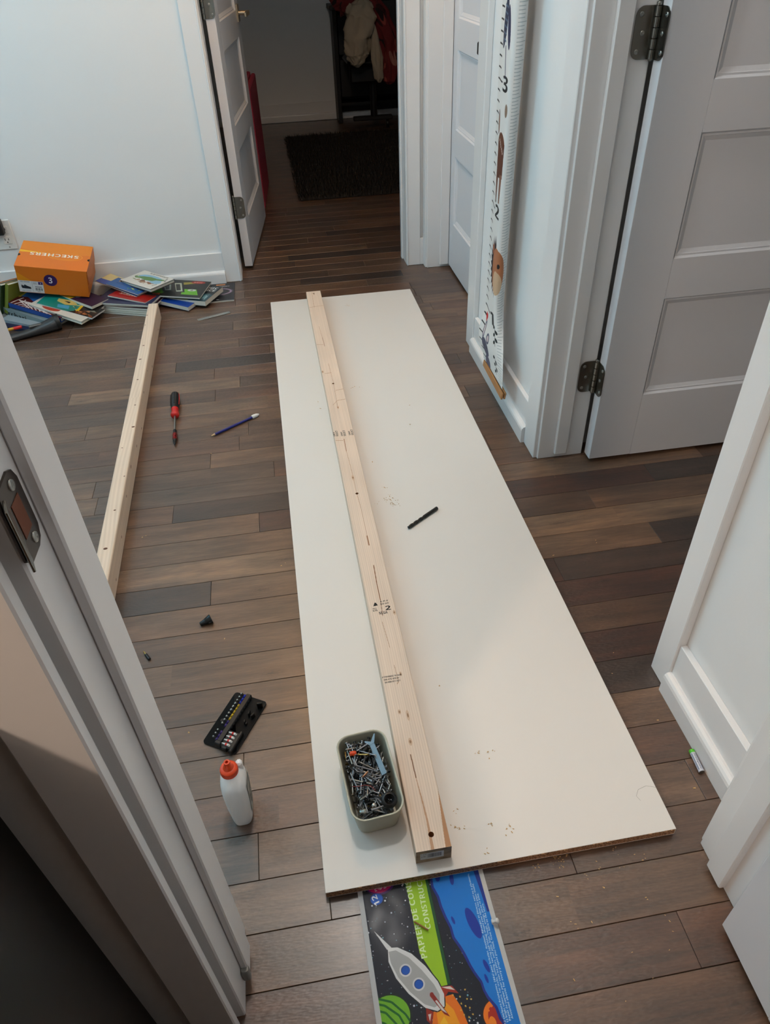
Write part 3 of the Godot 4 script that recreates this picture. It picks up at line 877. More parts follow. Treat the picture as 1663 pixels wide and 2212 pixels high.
	for i in prof.size():
		var a: Vector2 = prof[i]
		var b: Vector2 = prof[(i + 1) % prof.size()]
		var m := Vector3((b - a).y, -(b - a).x, 0).normalized()
		var off2 := 0.02 if absf(m.x) > 0.7 else 0.06
		var uv := []
		for e in [[a, 0.0], [b, 0.0], [b, L2], [a, L2]]:
			uv.append(Vector2(e[1] * 0.8 + 0.4, (e[0].y if absf(m.x) > 0.7 else e[0].x) + off2))
		b2.uvquad([Vector3(a.x, a.y, 0), Vector3(b.x, b.y, 0), Vector3(b.x, b.y, L2), Vector3(a.x, a.y, L2)], m, uv)
	geo("beam", b2, M.pine, s2)
	for e in [0.0, L2]:
		var e2 := Geo.new()
		var p := []
		for q in prof: p.append(Vector3(q.x, q.y, e))
		e2.poly(p, Vector3(0, 0, -1 if e == 0.0 else 1))
		geo("end_grain", e2, M.pine, s2)
	var r := RandomNumberGenerator.new()
	r.seed = 12
	for i in 26:
		var zz := 0.06 + L2 * (i + r.randf() * 0.8) / 27.0
		var sz := r.randf_range(0.0016, 0.0042)
		var k := Geo.new()
		if i % 2 == 0:
			k.lathe([Vector2(sz, 0), Vector2(sz * 0.8, 0.0003), Vector2(0, 0.0004)], 10, Transform3D(Basis(Vector3(1.3, 0, 0), Vector3.UP, Vector3(0, 0, 1)), Vector3(r.randf_range(-0.014, 0.014), 0.064, zz)))
		else:
			k.lathe([Vector2(sz, 0), Vector2(sz * 0.8, 0.0003), Vector2(0, 0.0004)], 10, Transform3D(Basis(Vector3(0, 0.6, 0), Vector3(1, 0, 0), Vector3(0, 0.4, -1.6)), Vector3(0.019, r.randf_range(0.012, 0.054), zz)))
		geo("knot", k, M.knot, s2)

# ---------------------------------------------------------------- tub of nails
func rrect(cx: float, cz: float, w: float, d: float, r: float, y: float, xf: Transform3D) -> Array:
	var p := []
	for c in [[w / 2 - r, d / 2 - r, 0.0], [-w / 2 + r, d / 2 - r, 0.5 * PI], [-w / 2 + r, -d / 2 + r, PI], [w / 2 - r, -d / 2 + r, 1.5 * PI]]:
		for i in 7:
			var q := Vector2(cx + c[0], cz + c[1]) + Vector2.from_angle(c[2] + PI / 2 * i / 6.0) * r
			p.append(xf * Vector3(q.x, y, q.y))
	return p

func nail_mesh(l: float, r: float, head: float) -> ArrayMesh:
	var g := Geo.new()
	g.lathe([Vector2(0, 0), Vector2(head, 0), Vector2(head, 0), Vector2(head, 0.0011), Vector2(head, 0.0011), Vector2(r, 0.0018), Vector2(r, l - 0.004), Vector2(r, l - 0.004), Vector2(0, l)], 8)
	return g.mesh()
func screw_mesh(l: float, r: float, head: float) -> ArrayMesh:
	var g := Geo.new()
	var p := [Vector2(0, 0.001), Vector2(head * 0.4, 0.0), Vector2(head, 0.0), Vector2(head, 0.0), Vector2(r, head * 0.9)]
	var y := head * 0.9
	while y < l - 0.003:
		p.append(Vector2(r * 0.75, y + 0.0006)); p.append(Vector2(r * 1.25, y + 0.0012)); y += 0.0018
	p.append(Vector2(0, l))
	g.lathe(p, 8)
	return g.mesh()

func tub_of_nails() -> void:
	var basis := Basis(Vector3.UP, 0.084)
	var c := Vector3(0.0415, 0.0206, -0.6445)
	var t := thing("plastic_tub", "sage grey rounded plastic tub full of nails standing on the white panel", "tub", c, basis)
	var id := Transform3D.IDENTITY
	var wall := mat(Color(0.70, 0.695, 0.625), 0.32)
	var g := Geo.new()
	var rings := []
	for a in [[0.0, 0.066, 0.139, 0.014], [0.002, 0.071, 0.144, 0.017], [0.02, 0.076, 0.149, 0.019], [0.054, 0.0845, 0.157, 0.022], [0.0555, 0.0885, 0.161, 0.024], [0.0585, 0.0895, 0.162, 0.0245], [0.0595, 0.088, 0.1605, 0.024], [0.059, 0.0835, 0.156, 0.022], [0.0565, 0.0815, 0.154, 0.021], [0.02, 0.0735, 0.146, 0.018], [0.004, 0.066, 0.139, 0.015]]:
		rings.append(rrect(0, 0, a[1], a[2], a[3], a[0], id))
	g.loft(rings, true, true, true)
	geo("shell", g, wall, t)
	# bed of hardware below the ones that can be told apart
	var r := RandomNumberGenerator.new()
	r.seed = 19
	var bed := SurfaceTool.new()
	var buried := nail_mesh(0.042, 0.0014, 0.0034)
	for i in 260:
		var yaw := r.randf() * TAU
		var d := Vector3(cos(yaw), 0.0, sin(yaw))
		var mid := Vector3(r.randf_range(-1, 1) * (0.0315 - absf(d.x) * 0.021), 0.0062 + 0.018 * i / 260.0, r.randf_range(-1, 1) * (0.0665 - absf(d.z) * 0.021))
		var sx := d.cross(Vector3.UP).normalized()
		bed.append_from(buried, 0, Transform3D(Basis(sx, d, sx.cross(d)), mid - d * 0.021))
	tag(part("buried_nails", bed.commit(), M.zinc, self, Transform3D(basis, c)), "lower layers of loose grey nails filling the sage tub", "nails", "", "stuff")
	var kinds := [[nail_mesh(0.045, 0.0014, 0.0034), M.zinc, "grey steel nail lying in the heap in the sage tub", "nail", 0.045], [nail_mesh(0.032, 0.0012, 0.0036), M.zinc, "short grey steel nail lying in the heap in the sage tub", "nail", 0.032],
		[screw_mesh(0.038, 0.0017, 0.0036), M.steel, "bright steel screw lying in the heap in the sage tub", "screw", 0.038], [screw_mesh(0.026, 0.0016, 0.0034), M.darksteel, "small dark screw lying in the heap in the sage tub", "screw", 0.026],
		[nail_mesh(0.030, 0.0011, 0.0026), M.darksteel, "dark nail lying in the heap in the sage tub", "nail", 0.030], [screw_mesh(0.030, 0.0015, 0.0034), M.brass, "yellowish screw lying in the heap in the sage tub", "screw", 0.030]]
	var groups := ["long grey nails in the tub", "short grey nails in the tub", "bright screws in the tub", "small dark screws in the tub", "dark nails in the tub", "yellowish screws in the tub"]
	var src := {}
	for i in 270:
		var f := r.randf()
		var k := 0 if f < 0.34 else (1 if f < 0.54 else (2 if f < 0.70 else (3 if f < 0.82 else (4 if f < 0.97 else 5))))
		var o: MeshInstance3D
		if src.has(k):
			o = src[k].duplicate()
			o.name = numbered(["nail", "short_nail", "screw", "dark_screw", "dark_nail", "yellow_screw"][k])
			add_child(o)
		else:
			o = part(["nail", "short_nail", "screw", "dark_screw", "dark_nail", "yellow_screw"][k], kinds[k][0], kinds[k][1], self)
			tag(o, kinds[k][2], kinds[k][3], groups[k])
			src[k] = o
		var l: float = kinds[k][4]
		var yaw := r.randf() * TAU
		if r.randf() < 0.5: yaw = PI * 0.5 + r.randf_range(-0.6, 0.6) + (PI if r.randf() < 0.5 else 0.0)
		var pit := r.randf_range(-0.32, 0.32)
		var d := Vector3(cos(yaw) * cos(pit), sin(pit), sin(yaw) * cos(pit))
		var mx := 0.0370 - absf(d.x) * l * 0.5 - 0.003
		var mz := 0.0715 - absf(d.z) * l * 0.5 - 0.003
		var y := 0.0255 + 0.030 * float(i) / 270.0 + r.randf() * 0.003
		var mid := Vector3(r.randf_range(-mx, mx), maxf(y, 0.0255), r.randf_range(-mz, mz) - 0.0)
		var sx := d.cross(Vector3.UP).normalized()
		o.transform = Transform3D(basis, c) * Transform3D(Basis(sx, d, sx.cross(d)), mid - d * l * 0.5)
	var w := func(p: Vector3) -> Vector3: return Transform3D(basis, c) * p
	# other bits lying on top
	var gw := Geo.new()
	gw.lathe([Vector2(0, 0), Vector2(0.0045, 0), Vector2(0.0045, 0), Vector2(0.005, 0.003), Vector2(0.0038, 0.010), Vector2(0.0, 0.011)], 10)
	tag(part("wall_plug", gw.mesh(), M.orange, self, Transform3D(basis * Basis(Vector3(0, 0, 1), 1.3), w.call(Vector3(-0.014, 0.0565, -0.043)))), "small orange plastic plug among the nails in the tub", "plug")
	var ring := Geo.new()
	ring.lathe([Vector2(0.004, 0), Vector2(0.0125, 0.0005), Vector2(0.0135, 0.004), Vector2(0.0125, 0.0085), Vector2(0.0085, 0.0095), Vector2(0.0085, 0.0095), Vector2(0.007, 0.006), Vector2(0.004, 0.005), Vector2(0.004, 0)], 22)
	tag(part("rubber_washer", ring.mesh(), M.black, self, Transform3D(basis * Basis(Vector3(1, 0, 0), 0.2), w.call(Vector3(0.021, 0.0535, 0.054)))), "black rubber washer at the near corner of the tub", "washer")
	var strip := Geo.new()
	strip.box(Vector3(0, 0, 0), Vector3(0.0095, 0.0012, 0.062), 0.0004)
	strip.prism(PackedVector2Array([Vector2(-0.0048, -0.031), Vector2(0.0048, -0.031), Vector2(0.012, -0.046), Vector2(0.010, -0.047), Vector2(0.0, -0.036), Vector2(-0.010, -0.043), Vector2(-0.011, -0.041)]), 0.0012, Transform3D(Basis.IDENTITY, Vector3(0, -0.0006, 0)))
	tag(part("metal_bracket", strip.mesh(), mat(Color(0.42, 0.46, 0.49), 0.4, 0.7), self, Transform3D(basis * Basis(Vector3.UP, 0.12) * Basis(Vector3(0, 0, 1), 0.35), w.call(Vector3(0.021, 0.0575, -0.022)))), "flat grey forked metal bracket on top of the nails in the tub", "bracket")
	var wire := Geo.new()
	wire.tube([w.call(Vector3(-0.033, 0.0575, 0.016)), w.call(Vector3(-0.024, 0.0615, 0.021)), w.call(Vector3(-0.012, 0.0625, 0.022)), w.call(Vector3(-0.003, 0.0615, 0.025)), w.call(Vector3(0.003, 0.0595, 0.034))], 0.0007, 6)
	tag(part("red_wire", wire.mesh(), mat(Color(0.45, 0.05, 0.04), 0.5), self), "thin red wire curved across the nails in the tub", "wire")
	var cu := Geo.new()
	cu.lathe([Vector2(0, 0), Vector2(0.0016, 0), Vector2(0.0016, 0), Vector2(0.0016, 0.012), Vector2(0.0016, 0.012), Vector2(0, 0.012)], 10)
	tag(part("copper_pin", cu.mesh(), M.copper, self, Transform3D(basis * Basis(Vector3(0.5, 0, 1).normalized(), -1.25), w.call(Vector3(-0.012, 0.0595, 0.005)))), "short copper pin among the nails in the tub", "pin")
	for q in [Vector3(-0.022, 0.0555, 0.062), Vector3(-0.026, 0.0535, 0.06), Vector3(-0.005, 0.0575, 0.058)]:
		var s := Geo.new()
		s.lathe([Vector2(0, 0), Vector2(0.0042, 0), Vector2(0.0042, 0), Vector2(0.0038, 0.001), Vector2(0.0, 0.0022)], 12)
		tag(part("thumb_tack", s.mesh(), M.steel, self, Transform3D(basis * Basis(Vector3(1, 0, 0), r.randf_range(-0.5, 0.5)), w.call(q))), "bright round tack head at the near end of the tub", "tack", "tacks in the tub")

# ---------------------------------------------------------------- loose things on floor and panel
func along(a: Vector3, b: Vector3) -> Transform3D:
	var d := (b - a).normalized()
	var s := d.cross(Vector3.UP).normalized()
	return Transform3D(Basis(s, d, s.cross(d)), a)

func floor_things() -> void:
	# drill bit on the panel
	var a := Vector3(0.2341, 0.0252, -1.3158)
	var b := Vector3(0.3221, 0.0252, -1.3781)
	var l := (b - a).length()
	var bit := thing("drill_bit", "black twist drill bit lying on the white panel", "drill bit", a, along(a, b).basis)
	var sh := Geo.new()
	sh.lathe([Vector2(0, l), Vector2(0.004, l), Vector2(0.0045, l - 0.001), Vector2(0.0045, l * 0.55)], 16)
	geo("shank", sh, M.black, bit)
	var tw := Geo.new()
	var rings := []
	for i in 25:
		var y := l * 0.55 * (1.0 - i / 24.0)
		var ring := []
		for j in 16:
			var an := TAU * j / 16.0
			var r := 0.0031 + 0.0014 * absf(cos(an))
			if i == 24: r *= 0.15
			ring.append(Vector3(cos(an + y * 190.0) * r, y, sin(an + y * 190.0) * r))
		rings.append(ring)
	tw.loft(rings)
	geo("flutes", tw, M.black, bit)
	# screwdriver
	a = Vector3(-0.3922, 0.0155, -2.148)
	b = Vector3(-0.3757, 0.0075, -1.852)
	var sd := thing("screwdriver", "black and red screwdriver with a steel shaft lying on the floor", "screwdriver", a, along(a, b).basis)
	var grip := Geo.new()
	grip.lathe([Vector2(0, 0), Vector2(0.008, 0.001), Vector2(0.0125, 0.006), Vector2(0.0145, 0.02), Vector2(0.0150, 0.045), Vector2(0.0145, 0.07), Vector2(0.0125, 0.088), Vector2(0.0118, 0.098)], 24)
	geo("grip", grip, M.black, sd)
	for k in 5:
		var rib := Geo.new()
		var an := TAU * k / 5.0 + 0.3
		rib.tube([Vector3(cos(an) * 0.0132, 0.012, sin(an) * 0.0132), Vector3(cos(an) * 0.0148, 0.04, sin(an) * 0.0148), Vector3(cos(an) * 0.0135, 0.078, sin(an) * 0.0135)], 0.0016, 6)
		geo("grip_rib", rib, M.black if k != 2 else M.red, sd)
	var col := Geo.new()
	col.lathe([Vector2(0.0118, 0.098), Vector2(0.0115, 0.104), Vector2(0.0105, 0.114), Vector2(0.0125, 0.124), Vector2(0.0135, 0.130), Vector2(0.012, 0.137), Vector2(0.005, 0.140), Vector2(0, 0.140)], 24)
	geo("collar", col, M.red, sd)
	var shaft := Geo.new()
	shaft.lathe([Vector2(0.0034, 0.138), Vector2(0.0034, 0.222)], 12)
	geo("shaft", shaft, M.steel, sd)
	var ft := Geo.new()
	ft.lathe([Vector2(0.0034, 0.220), Vector2(0.0055, 0.221), Vector2(0.0055, 0.227), Vector2(0.0045, 0.228), Vector2(0.0045, 0.238)], 16)
	geo("ferrule", ft, M.darksteel, sd)
	var chuck := Geo.new()
	chuck.lathe([Vector2(0.0045, 0.238), Vector2(0.0068, 0.240), Vector2(0.0072, 0.25), Vector2(0.0072, 0.25), Vector2(0.0066, 0.2515), Vector2(0.0066, 0.2515), Vector2(0.0073, 0.253), Vector2(0.0068, 0.268), Vector2(0.0055, 0.272)], 20)
	geo("bit_chuck", chuck, mat(Color(0.50, 0.05, 0.05), 0.25, 0.6), sd)
	var tip := Geo.new()
	tip.lathe([Vector2(0.0055, 0.272), Vector2(0.0052, 0.278), Vector2(0.0032, 0.284), Vector2(0.0032, 0.292), Vector2(0.0012, 0.298), Vector2(0, 0.298)], 12)
	geo("tip", tip, M.darksteel, sd)
	# pencil
	a = Vector3(-0.2721, 0.0042, -1.8779)
	b = Vector3(-0.1225, 0.0048, -1.9752)
	var pc := thing("pencil", "blue pencil with a white eraser cap lying on the floor", "pencil", a, along(a, b).basis)
	var pl := (b - a).length()
	var lead := Geo.new()
	lead.lathe([Vector2(0, 0), Vector2(0.0012, 0.004)], 10)
	geo("lead", lead, M.ink, pc)
	var wood := Geo.new()
	wood.lathe([Vector2(0.0012, 0.004), Vector2(0.0038, 0.017)], 12)
	geo("sharpened_cone", wood, mat(Color(0.80, 0.68, 0.52), 0.7), pc)
	var barrel := Geo.new()
	barrel.lathe([Vector2(0.0040, 0.016), Vector2(0.0040, 0.016), Vector2(0.0040, pl - 0.024)], 6)
	geo("barrel", barrel, mat(Color(0.05, 0.10, 0.44), 0.35), pc)
	var er := Geo.new()
	er.lathe([Vector2(0.0042, pl - 0.026), Vector2(0.0062, pl - 0.024), Vector2(0.0066, pl - 0.016), Vector2(0.0058, pl - 0.008), Vector2(0.0025, pl), Vector2(0, pl)], 14)
	geo("eraser_cap", er, M.white, pc)
	# black wire connector
	a = Vector3(-0.2725, 0.0052, -1.1085)
	b = Vector3(-0.2475, 0.0098, -1.1175)
	var wc := thing("wire_connector", "black ribbed conical wire connector lying alone on the floor", "wire connector", a, along(a, b).basis)
	var wg := Geo.new()
	var wr := []
	var ll := (b - a).length()
	for q in [[0.0, 0.001], [0.0, 0.004], [0.0015, 0.0048], [0.008, 0.0056], [ll * 0.8, 0.0088], [ll * 0.9, 0.0102], [ll, 0.0105]]:
		var ring := []
		for j in 24: ring.append(Vector3(cos(TAU * j / 24.0), 0, sin(TAU * j / 24.0)) * q[1] * (1.0 if j % 2 == 0 or q[1] < 0.005 else 0.93) + Vector3(0, q[0], 0))
		wr.append(ring)
	wg.loft(wr, true, true, false)
	wg.lathe([Vector2(0.0098, ll), Vector2(0.007, ll * 0.5), Vector2(0, ll * 0.5)], 20)
	geo("ribbed_shell", wg, M.blackgloss, wc)
	var fin := Geo.new()
	fin.box(Vector3(0, ll * 0.82, 0), Vector3(0.0235, ll * 0.3, 0.002), 0.0006)
	geo("wing", fin, M.blackgloss, wc)
	# loose brass coloured bit
	a = Vector3(-0.3899, 0.0034, -1.0556)
	b = Vector3(-0.3745, 0.0034, -1.0300)
	var lb := thing("screwdriver_bit", "loose brownish hex bit lying by itself near the left jamb", "screwdriver bit", a, along(a, b).basis)
	var hx := Geo.new()
	hx.lathe([Vector2(0, 0), Vector2(0.0010, 0.0), Vector2(0.0026, 0.009), Vector2(0.0026, 0.013)], 8)
	geo("tip", hx, M.brass, lb)
	var hy := Geo.new()
	hy.lathe([Vector2(0.0034, 0.012), Vector2(0.0034, 0.012), Vector2(0.0034, 0.029), Vector2(0.0034, 0.029), Vector2(0, 0.030)], 6)
	geo("hex_shank", hy, M.darksteel, lb)
	# steel ruler
	var rl := thing("ruler", "short clear plastic ruler lying on the floor beside the books", "ruler", Vector3(-0.283, 0.0012, -2.781), Basis(Vector3.UP, 0.365))
	var rp := Print.new(512, 64, Color(0.50, 0.51, 0.50))
	for i in 16:
		rp.im.fill_rect(Rect2i(16 + i * 31, 0, 2, 22 if i % 5 == 0 else 12), Color(0.2, 0.2, 0.2))
		if i % 2 == 1: rp.text(str(i), Vector2(10 + i * 31, 42), Vector2(20 + i * 31, 42), 13, Color(0.25, 0.25, 0.25), false)
	var rg := Geo.new()
	rg.box(Vector3.ZERO, Vector3(0.134, 0.0018, 0.0185), 0.0004)
	var clear := mat(Color(0.92, 0.95, 0.95, 0.35), 0.12)
	clear.transparency = BaseMaterial3D.TRANSPARENCY_ALPHA
	geo("strip", rg, mat(Color(0.47, 0.48, 0.46), 0.3), rl)
	var rt := Geo.new()
	rt.uvquad([Vector3(-0.066, 0.001, 0.0088), Vector3(0.066, 0.001, 0.0088), Vector3(0.066, 0.001, -0.0088), Vector3(-0.066, 0.001, -0.0088)], Vector3.UP)
	geo("printed_scale", rt, tmat(rp.tex(), 0.25), rl)
	# battery
	a = Vector3(0.6285, 0.0052, -0.6275)
	b = Vector3(0.6255, 0.0052, -0.5835)
	var bt := thing("battery", "small green and silver battery against the near baseboard", "battery", a, along(a, b).basis)
	var bl := (b - a).length()
	var cap := Geo.new()
	cap.lathe([Vector2(0, 0.0), Vector2(0.0048, 0.0005), Vector2(0.0052, 0.0015), Vector2(0.0052, 0.007)], 20)
	geo("green_top", cap, mat(Color(0.30, 0.72, 0.10), 0.35), bt)
	var nub := Geo.new()
	nub.lathe([Vector2(0, -0.0012), Vector2(0.0017, -0.0012), Vector2(0.0017, -0.0012), Vector2(0.0017, 0.0004)], 12)
	geo("terminal", nub, M.steel, bt)
	var bp := Print.new(256, 256, Color(0.74, 0.76, 0.80))
	for i in 4:
		bp.im.fill_rect(Rect2i(20 + 64 * i, 10, 14, 220), Color(0.42, 0.47, 0.58))
		bp.text("rechargeable", Vector2(50 + 64 * i, 20), Vector2(50 + 64 * i, 230), 13, Color(0.18, 0.2, 0.26))
		bp.text("AAA 1.2V", Vector2(70 + 64 * i, 20), Vector2(70 + 64 * i, 120), 9, Color(0.3, 0.32, 0.36))
	var bod := Geo.new()
	bod.lathe([Vector2(0.00525, 0.007), Vector2(0.00525, bl)], 20)
	for i in bod.t.size(): bod.t[i].y = (bod.t[i].y - 0.007) / (bl - 0.007)
	geo("sleeve", bod, tmat(bp.tex(), 0.35), bt)
	var be := Geo.new()
	be.lathe([Vector2(0.00525, bl), Vector2(0.0047, bl + 0.0007), Vector2(0, bl + 0.0003)], 20)
	geo("base", be, M.steel, bt)
	glue_bottle()
	bit_tray()
	shavings()
	# hair on the panel
	var hair := Geo.new()
	hair.tube([Vector3(0.529, 0.0207, -0.5623), Vector3(0.5112, 0.0207, -0.569), Vector3(0.4951, 0.0207, -0.565), Vector3(0.4869, 0.0207, -0.5545), Vector3(0.4903, 0.0207, -0.5455)], 0.00016, 4)
	tag(geo("hair", hair, mat(Color(0.3, 0.26, 0.22), 0.6), self), "single curled hair on the near right corner of the white panel", "hair")

func chips(called: String, label: String, spots: Array, y: float, size: float, seed_: int) -> void:
	var r := RandomNumberGenerator.new()
	r.seed = seed_
	var g := Geo.new()
	for s in spots:
		var n: int = s[2]
		for i in n:
			var q := Vector3(s[0], y, s[1]) + Vector3(r.randf_range(-1, 1), 0, r.randf_range(-1, 1)) * (0.004 if n > 1 else 0.0) * sqrt(n)
			var z := size * r.randf_range(0.5, 1.15) * (0.75 if n > 1 else 1.0)
			var bs := Basis(Vector3.UP, r.randf() * TAU) * Basis(Vector3(0, 0, 1), r.randf_range(-0.4, 0.4))
			g.box(Vector3.ZERO, Vector3(z * 1.8, z * 0.28, z * 0.7), z * 0.1, Transform3D(bs, q + Vector3(0, z * 0.42, 0)))
			if r.randf() < 0.5: g.box(Vector3.ZERO, Vector3(z, z * 0.25, z * 0.8), z * 0.1, Transform3D(Basis(Vector3.UP, r.randf() * TAU) * Basis(Vector3(1, 0, 0), 0.5), q + Vector3(z * 0.4, z * 0.5, z * 0.2)))
	var o := geo(called, g, M.shaving, self)
	tag(o, label, "wood shavings", "", "stuff")

func shavings() -> void:
	chips("wood_shavings", "pale drill shavings scattered over the white panel beside the stud", [[0.2393, -0.6836, 3], [0.267, -0.6747, 4], [0.2556, -0.5374, 6], [0.2308, -0.5531, 4], [0.1783, -0.5813, 4], [0.1755, -0.5534, 8], [0.2067, -0.509, 4], [0.2117, -1.4324, 14], [0.2065, -1.4535, 8], [0.2027, -1.4911, 5], [0.2183, -1.4212, 12], [0.1751, -1.434, 3], [0.2084, -0.8394, 2],
		[0.1877, -1.6185, 3], [0.1857, -2.0519, 2], [0.2155, -2.0452, 2], [0.195, -2.05, 2], [0.0724, -1.9803, 2], [0.072, -1.94, 1], [0.2505, -2.7153, 7], [0.33, -1.79, 1], [0.35, -1.9, 1]], 0.0206, 0.0025, 8)
	chips("wood_shavings", "pale wood crumbs scattered on the dark floor at the near end of the panel", [[0.3155, -0.4809, 6], [0.3213, -0.4837, 6], [0.3351, -0.481, 6], [0.3291, -0.477, 3], [0.2862, -0.4737, 5], [0.3044, -0.4296, 1], [0.3133, -0.3874, 4], [0.4217, -0.4796, 4], [0.4566, -0.462, 5], [0.3427, -0.3856, 1], [0.2886, -0.317, 1], [0.4556, -0.3757, 1],
		[0.4585, -0.3666, 1], [0.4567, -0.3525, 1], [0.4367, -0.4007, 2], [0.3851, -0.3365, 1], [0.40, -0.30, 1], [0.36, -0.45, 3], [0.39, -0.465, 3], [0.42, -0.45, 2], [0.38, -0.43, 1], [0.44, -0.33, 1], [0.35, -0.28, 1]], 0.0, 0.0019, 9)
	chips("wood_shavings", "pale specks strewn far apart over the dark floor", [[0.5634, -1.1749, 1], [-0.081, -1.2698, 2], [-0.4264, -1.4427, 2], [-0.3893, -2.1858, 2], [-0.3734, -2.5302, 1], [-0.2862, -0.8312, 2], [-0.2677, -1.7896, 1], [0.5843, -0.8686, 1], [0.9283, -1.1702, 1], [0.6852, -1.2016, 2], [0.60, -0.56, 1], [0.5601, -0.8189, 1], [0.6787, -1.4797, 2], [-0.219, -1.0606, 1], [0.60, -0.70, 1]], 0.0, 0.0024, 10)

func glue_bottle() -> void:
	# stands on the floor, long side running away from the camera
	var t := thing("glue_bottle", "white plastic glue bottle with an orange cap standing on the floor", "bottle", Vector3(-0.1815, 0, -0.6605), Basis(Vector3.UP, 0.03))
	var ring := func(y: float, cx: float, cz: float, ax: float, az: float, p: float) -> Array:
		var a := []
		for j in 32:
			var an := TAU * j / 32.0
			a.append(Vector3(cx + ax * signf(cos(an)) * pow(absf(cos(an)), p), y, cz + az * signf(sin(an)) * pow(absf(sin(an)), p)))
		return a
	var g := Geo.new()
	var rings := []
	for q in [[0.0, 0, 0, 0.0145, 0.026, 0.6], [0.0015, 0, 0, 0.0165, 0.028, 0.6], [0.012, 0, 0, 0.0182, 0.029, 0.62], [0.05, 0, 0, 0.0212, 0.0305, 0.66], [0.088, 0, 0, 0.0225, 0.031, 0.72], [0.102, 0, 0.0, 0.0218, 0.0295, 0.78], [0.112, 0, 0.001, 0.0198, 0.026, 0.85], [0.120, 0, 0.001, 0.0168, 0.020, 0.95], [0.125, 0, 0.001, 0.0140, 0.0150, 1.0], [0.128, 0, 0.001, 0.0120, 0.0120, 1.0]]:
		rings.append(ring.call(q[0], q[1], q[2], q[3], q[4], q[5]))
	g.loft(rings)
	var milk := mat(Color(0.95, 0.95, 0.95), 0.3)
	geo("body", g, milk, t)
	var tab := Geo.new()
	tab.box(Vector3(0.0135, 0.121, -0.010), Vector3(0.010, 0.026, 0.012), 0.003)
	geo("shoulder_tab", tab, milk, t)
	var cap := Geo.new()
	var base := Transform3D(Basis.IDENTITY, Vector3(-0.002, 0.126, 0.001))
	cap.lathe([Vector2(0.0130, 0), Vector2(0.0142, 0.001), Vector2(0.0142, 0.011), Vector2(0.0142, 0.011), Vector2(0.0130, 0.0135), Vector2(0.009, 0.0145), Vector2(0.009, 0.0145), Vector2(0.0078, 0.017), Vector2(0.0055, 0.022), Vector2(0.0048, 0.025), Vector2(0.0052, 0.026), Vector2(0.0048, 0.0295), Vector2(0.0048, 0.0295), Vector2(0.0026, 0.0295), Vector2(0.0026, 0.0295), Vector2(0.0022, 0.022), Vector2(0, 0.022)], 28, base)
	geo("cap", cap, M.orange, t)
	var rib := Geo.new()
	for j in 36:
		var an := TAU * j / 36.0
		rib.box(Vector3(-0.002 + cos(an) * 0.0142, 0.1315, 0.001 + sin(an) * 0.0142), Vector3(0.0008, 0.009, 0.0008), 0.0003)
	geo("cap_ribs", rib, M.orange, t)
	# label on the face turned to the panel
	var lp := Print.new(128, 256, Color(0.62, 0.63, 0.60))
	lp.disc(64, 120, 54, 100, Color(0.30, 0.33, 0.33))
	lp.text("GLUE", Vector2(24, 120), Vector2(104, 120), 34, Color(0.85, 0.86, 0.82))
	lp.im.fill_rect(Rect2i(30, 140, 70, 8), Color(0.15, 0.16, 0.16)); lp.im.fill_rect(Rect2i(34, 160, 60, 5), Color(0.7, 0.7, 0.68))
	lp.text("colle", Vector2(40, 196), Vector2(92, 196), 18, Color(0.85, 0.86, 0.82))
	var lg := Geo.new()
	var rows := []
	for i in 9:
		var y := 0.022 + 0.082 * i / 8.0
		var f := y / 0.09
		var row := []
		for j in 7:
			var z := lerpf(-0.019, 0.019, j / 6.0)
			var az := 0.030 + 0.004 * minf(f, 1.0)
			var ax := 0.0185 + 0.0043 * minf(f, 1.0)
			row.append(Vector3(ax * pow(sqrt(maxf(0.0, 1.0 - pow(absf(z) / az, 2.0 / 0.68))), 0.68 * 1.0) + 0.0006, y, z))
		rows.append(row)
	for i in 8:
		for j in 6:
			var m := Vector3(1, 0, 0)
			lg.uvquad([rows[i][j], rows[i][j + 1], rows[i + 1][j + 1], rows[i + 1][j]], m, [Vector2(1 - j / 6.0, 1 - i / 8.0), Vector2(1 - (j + 1) / 6.0, 1 - i / 8.0), Vector2(1 - (j + 1) / 6.0, 1 - (i + 1) / 8.0), Vector2(1 - j / 6.0, 1 - (i + 1) / 8.0)])
	geo("label", lg, tmat(lp.tex(), 0.45), t)

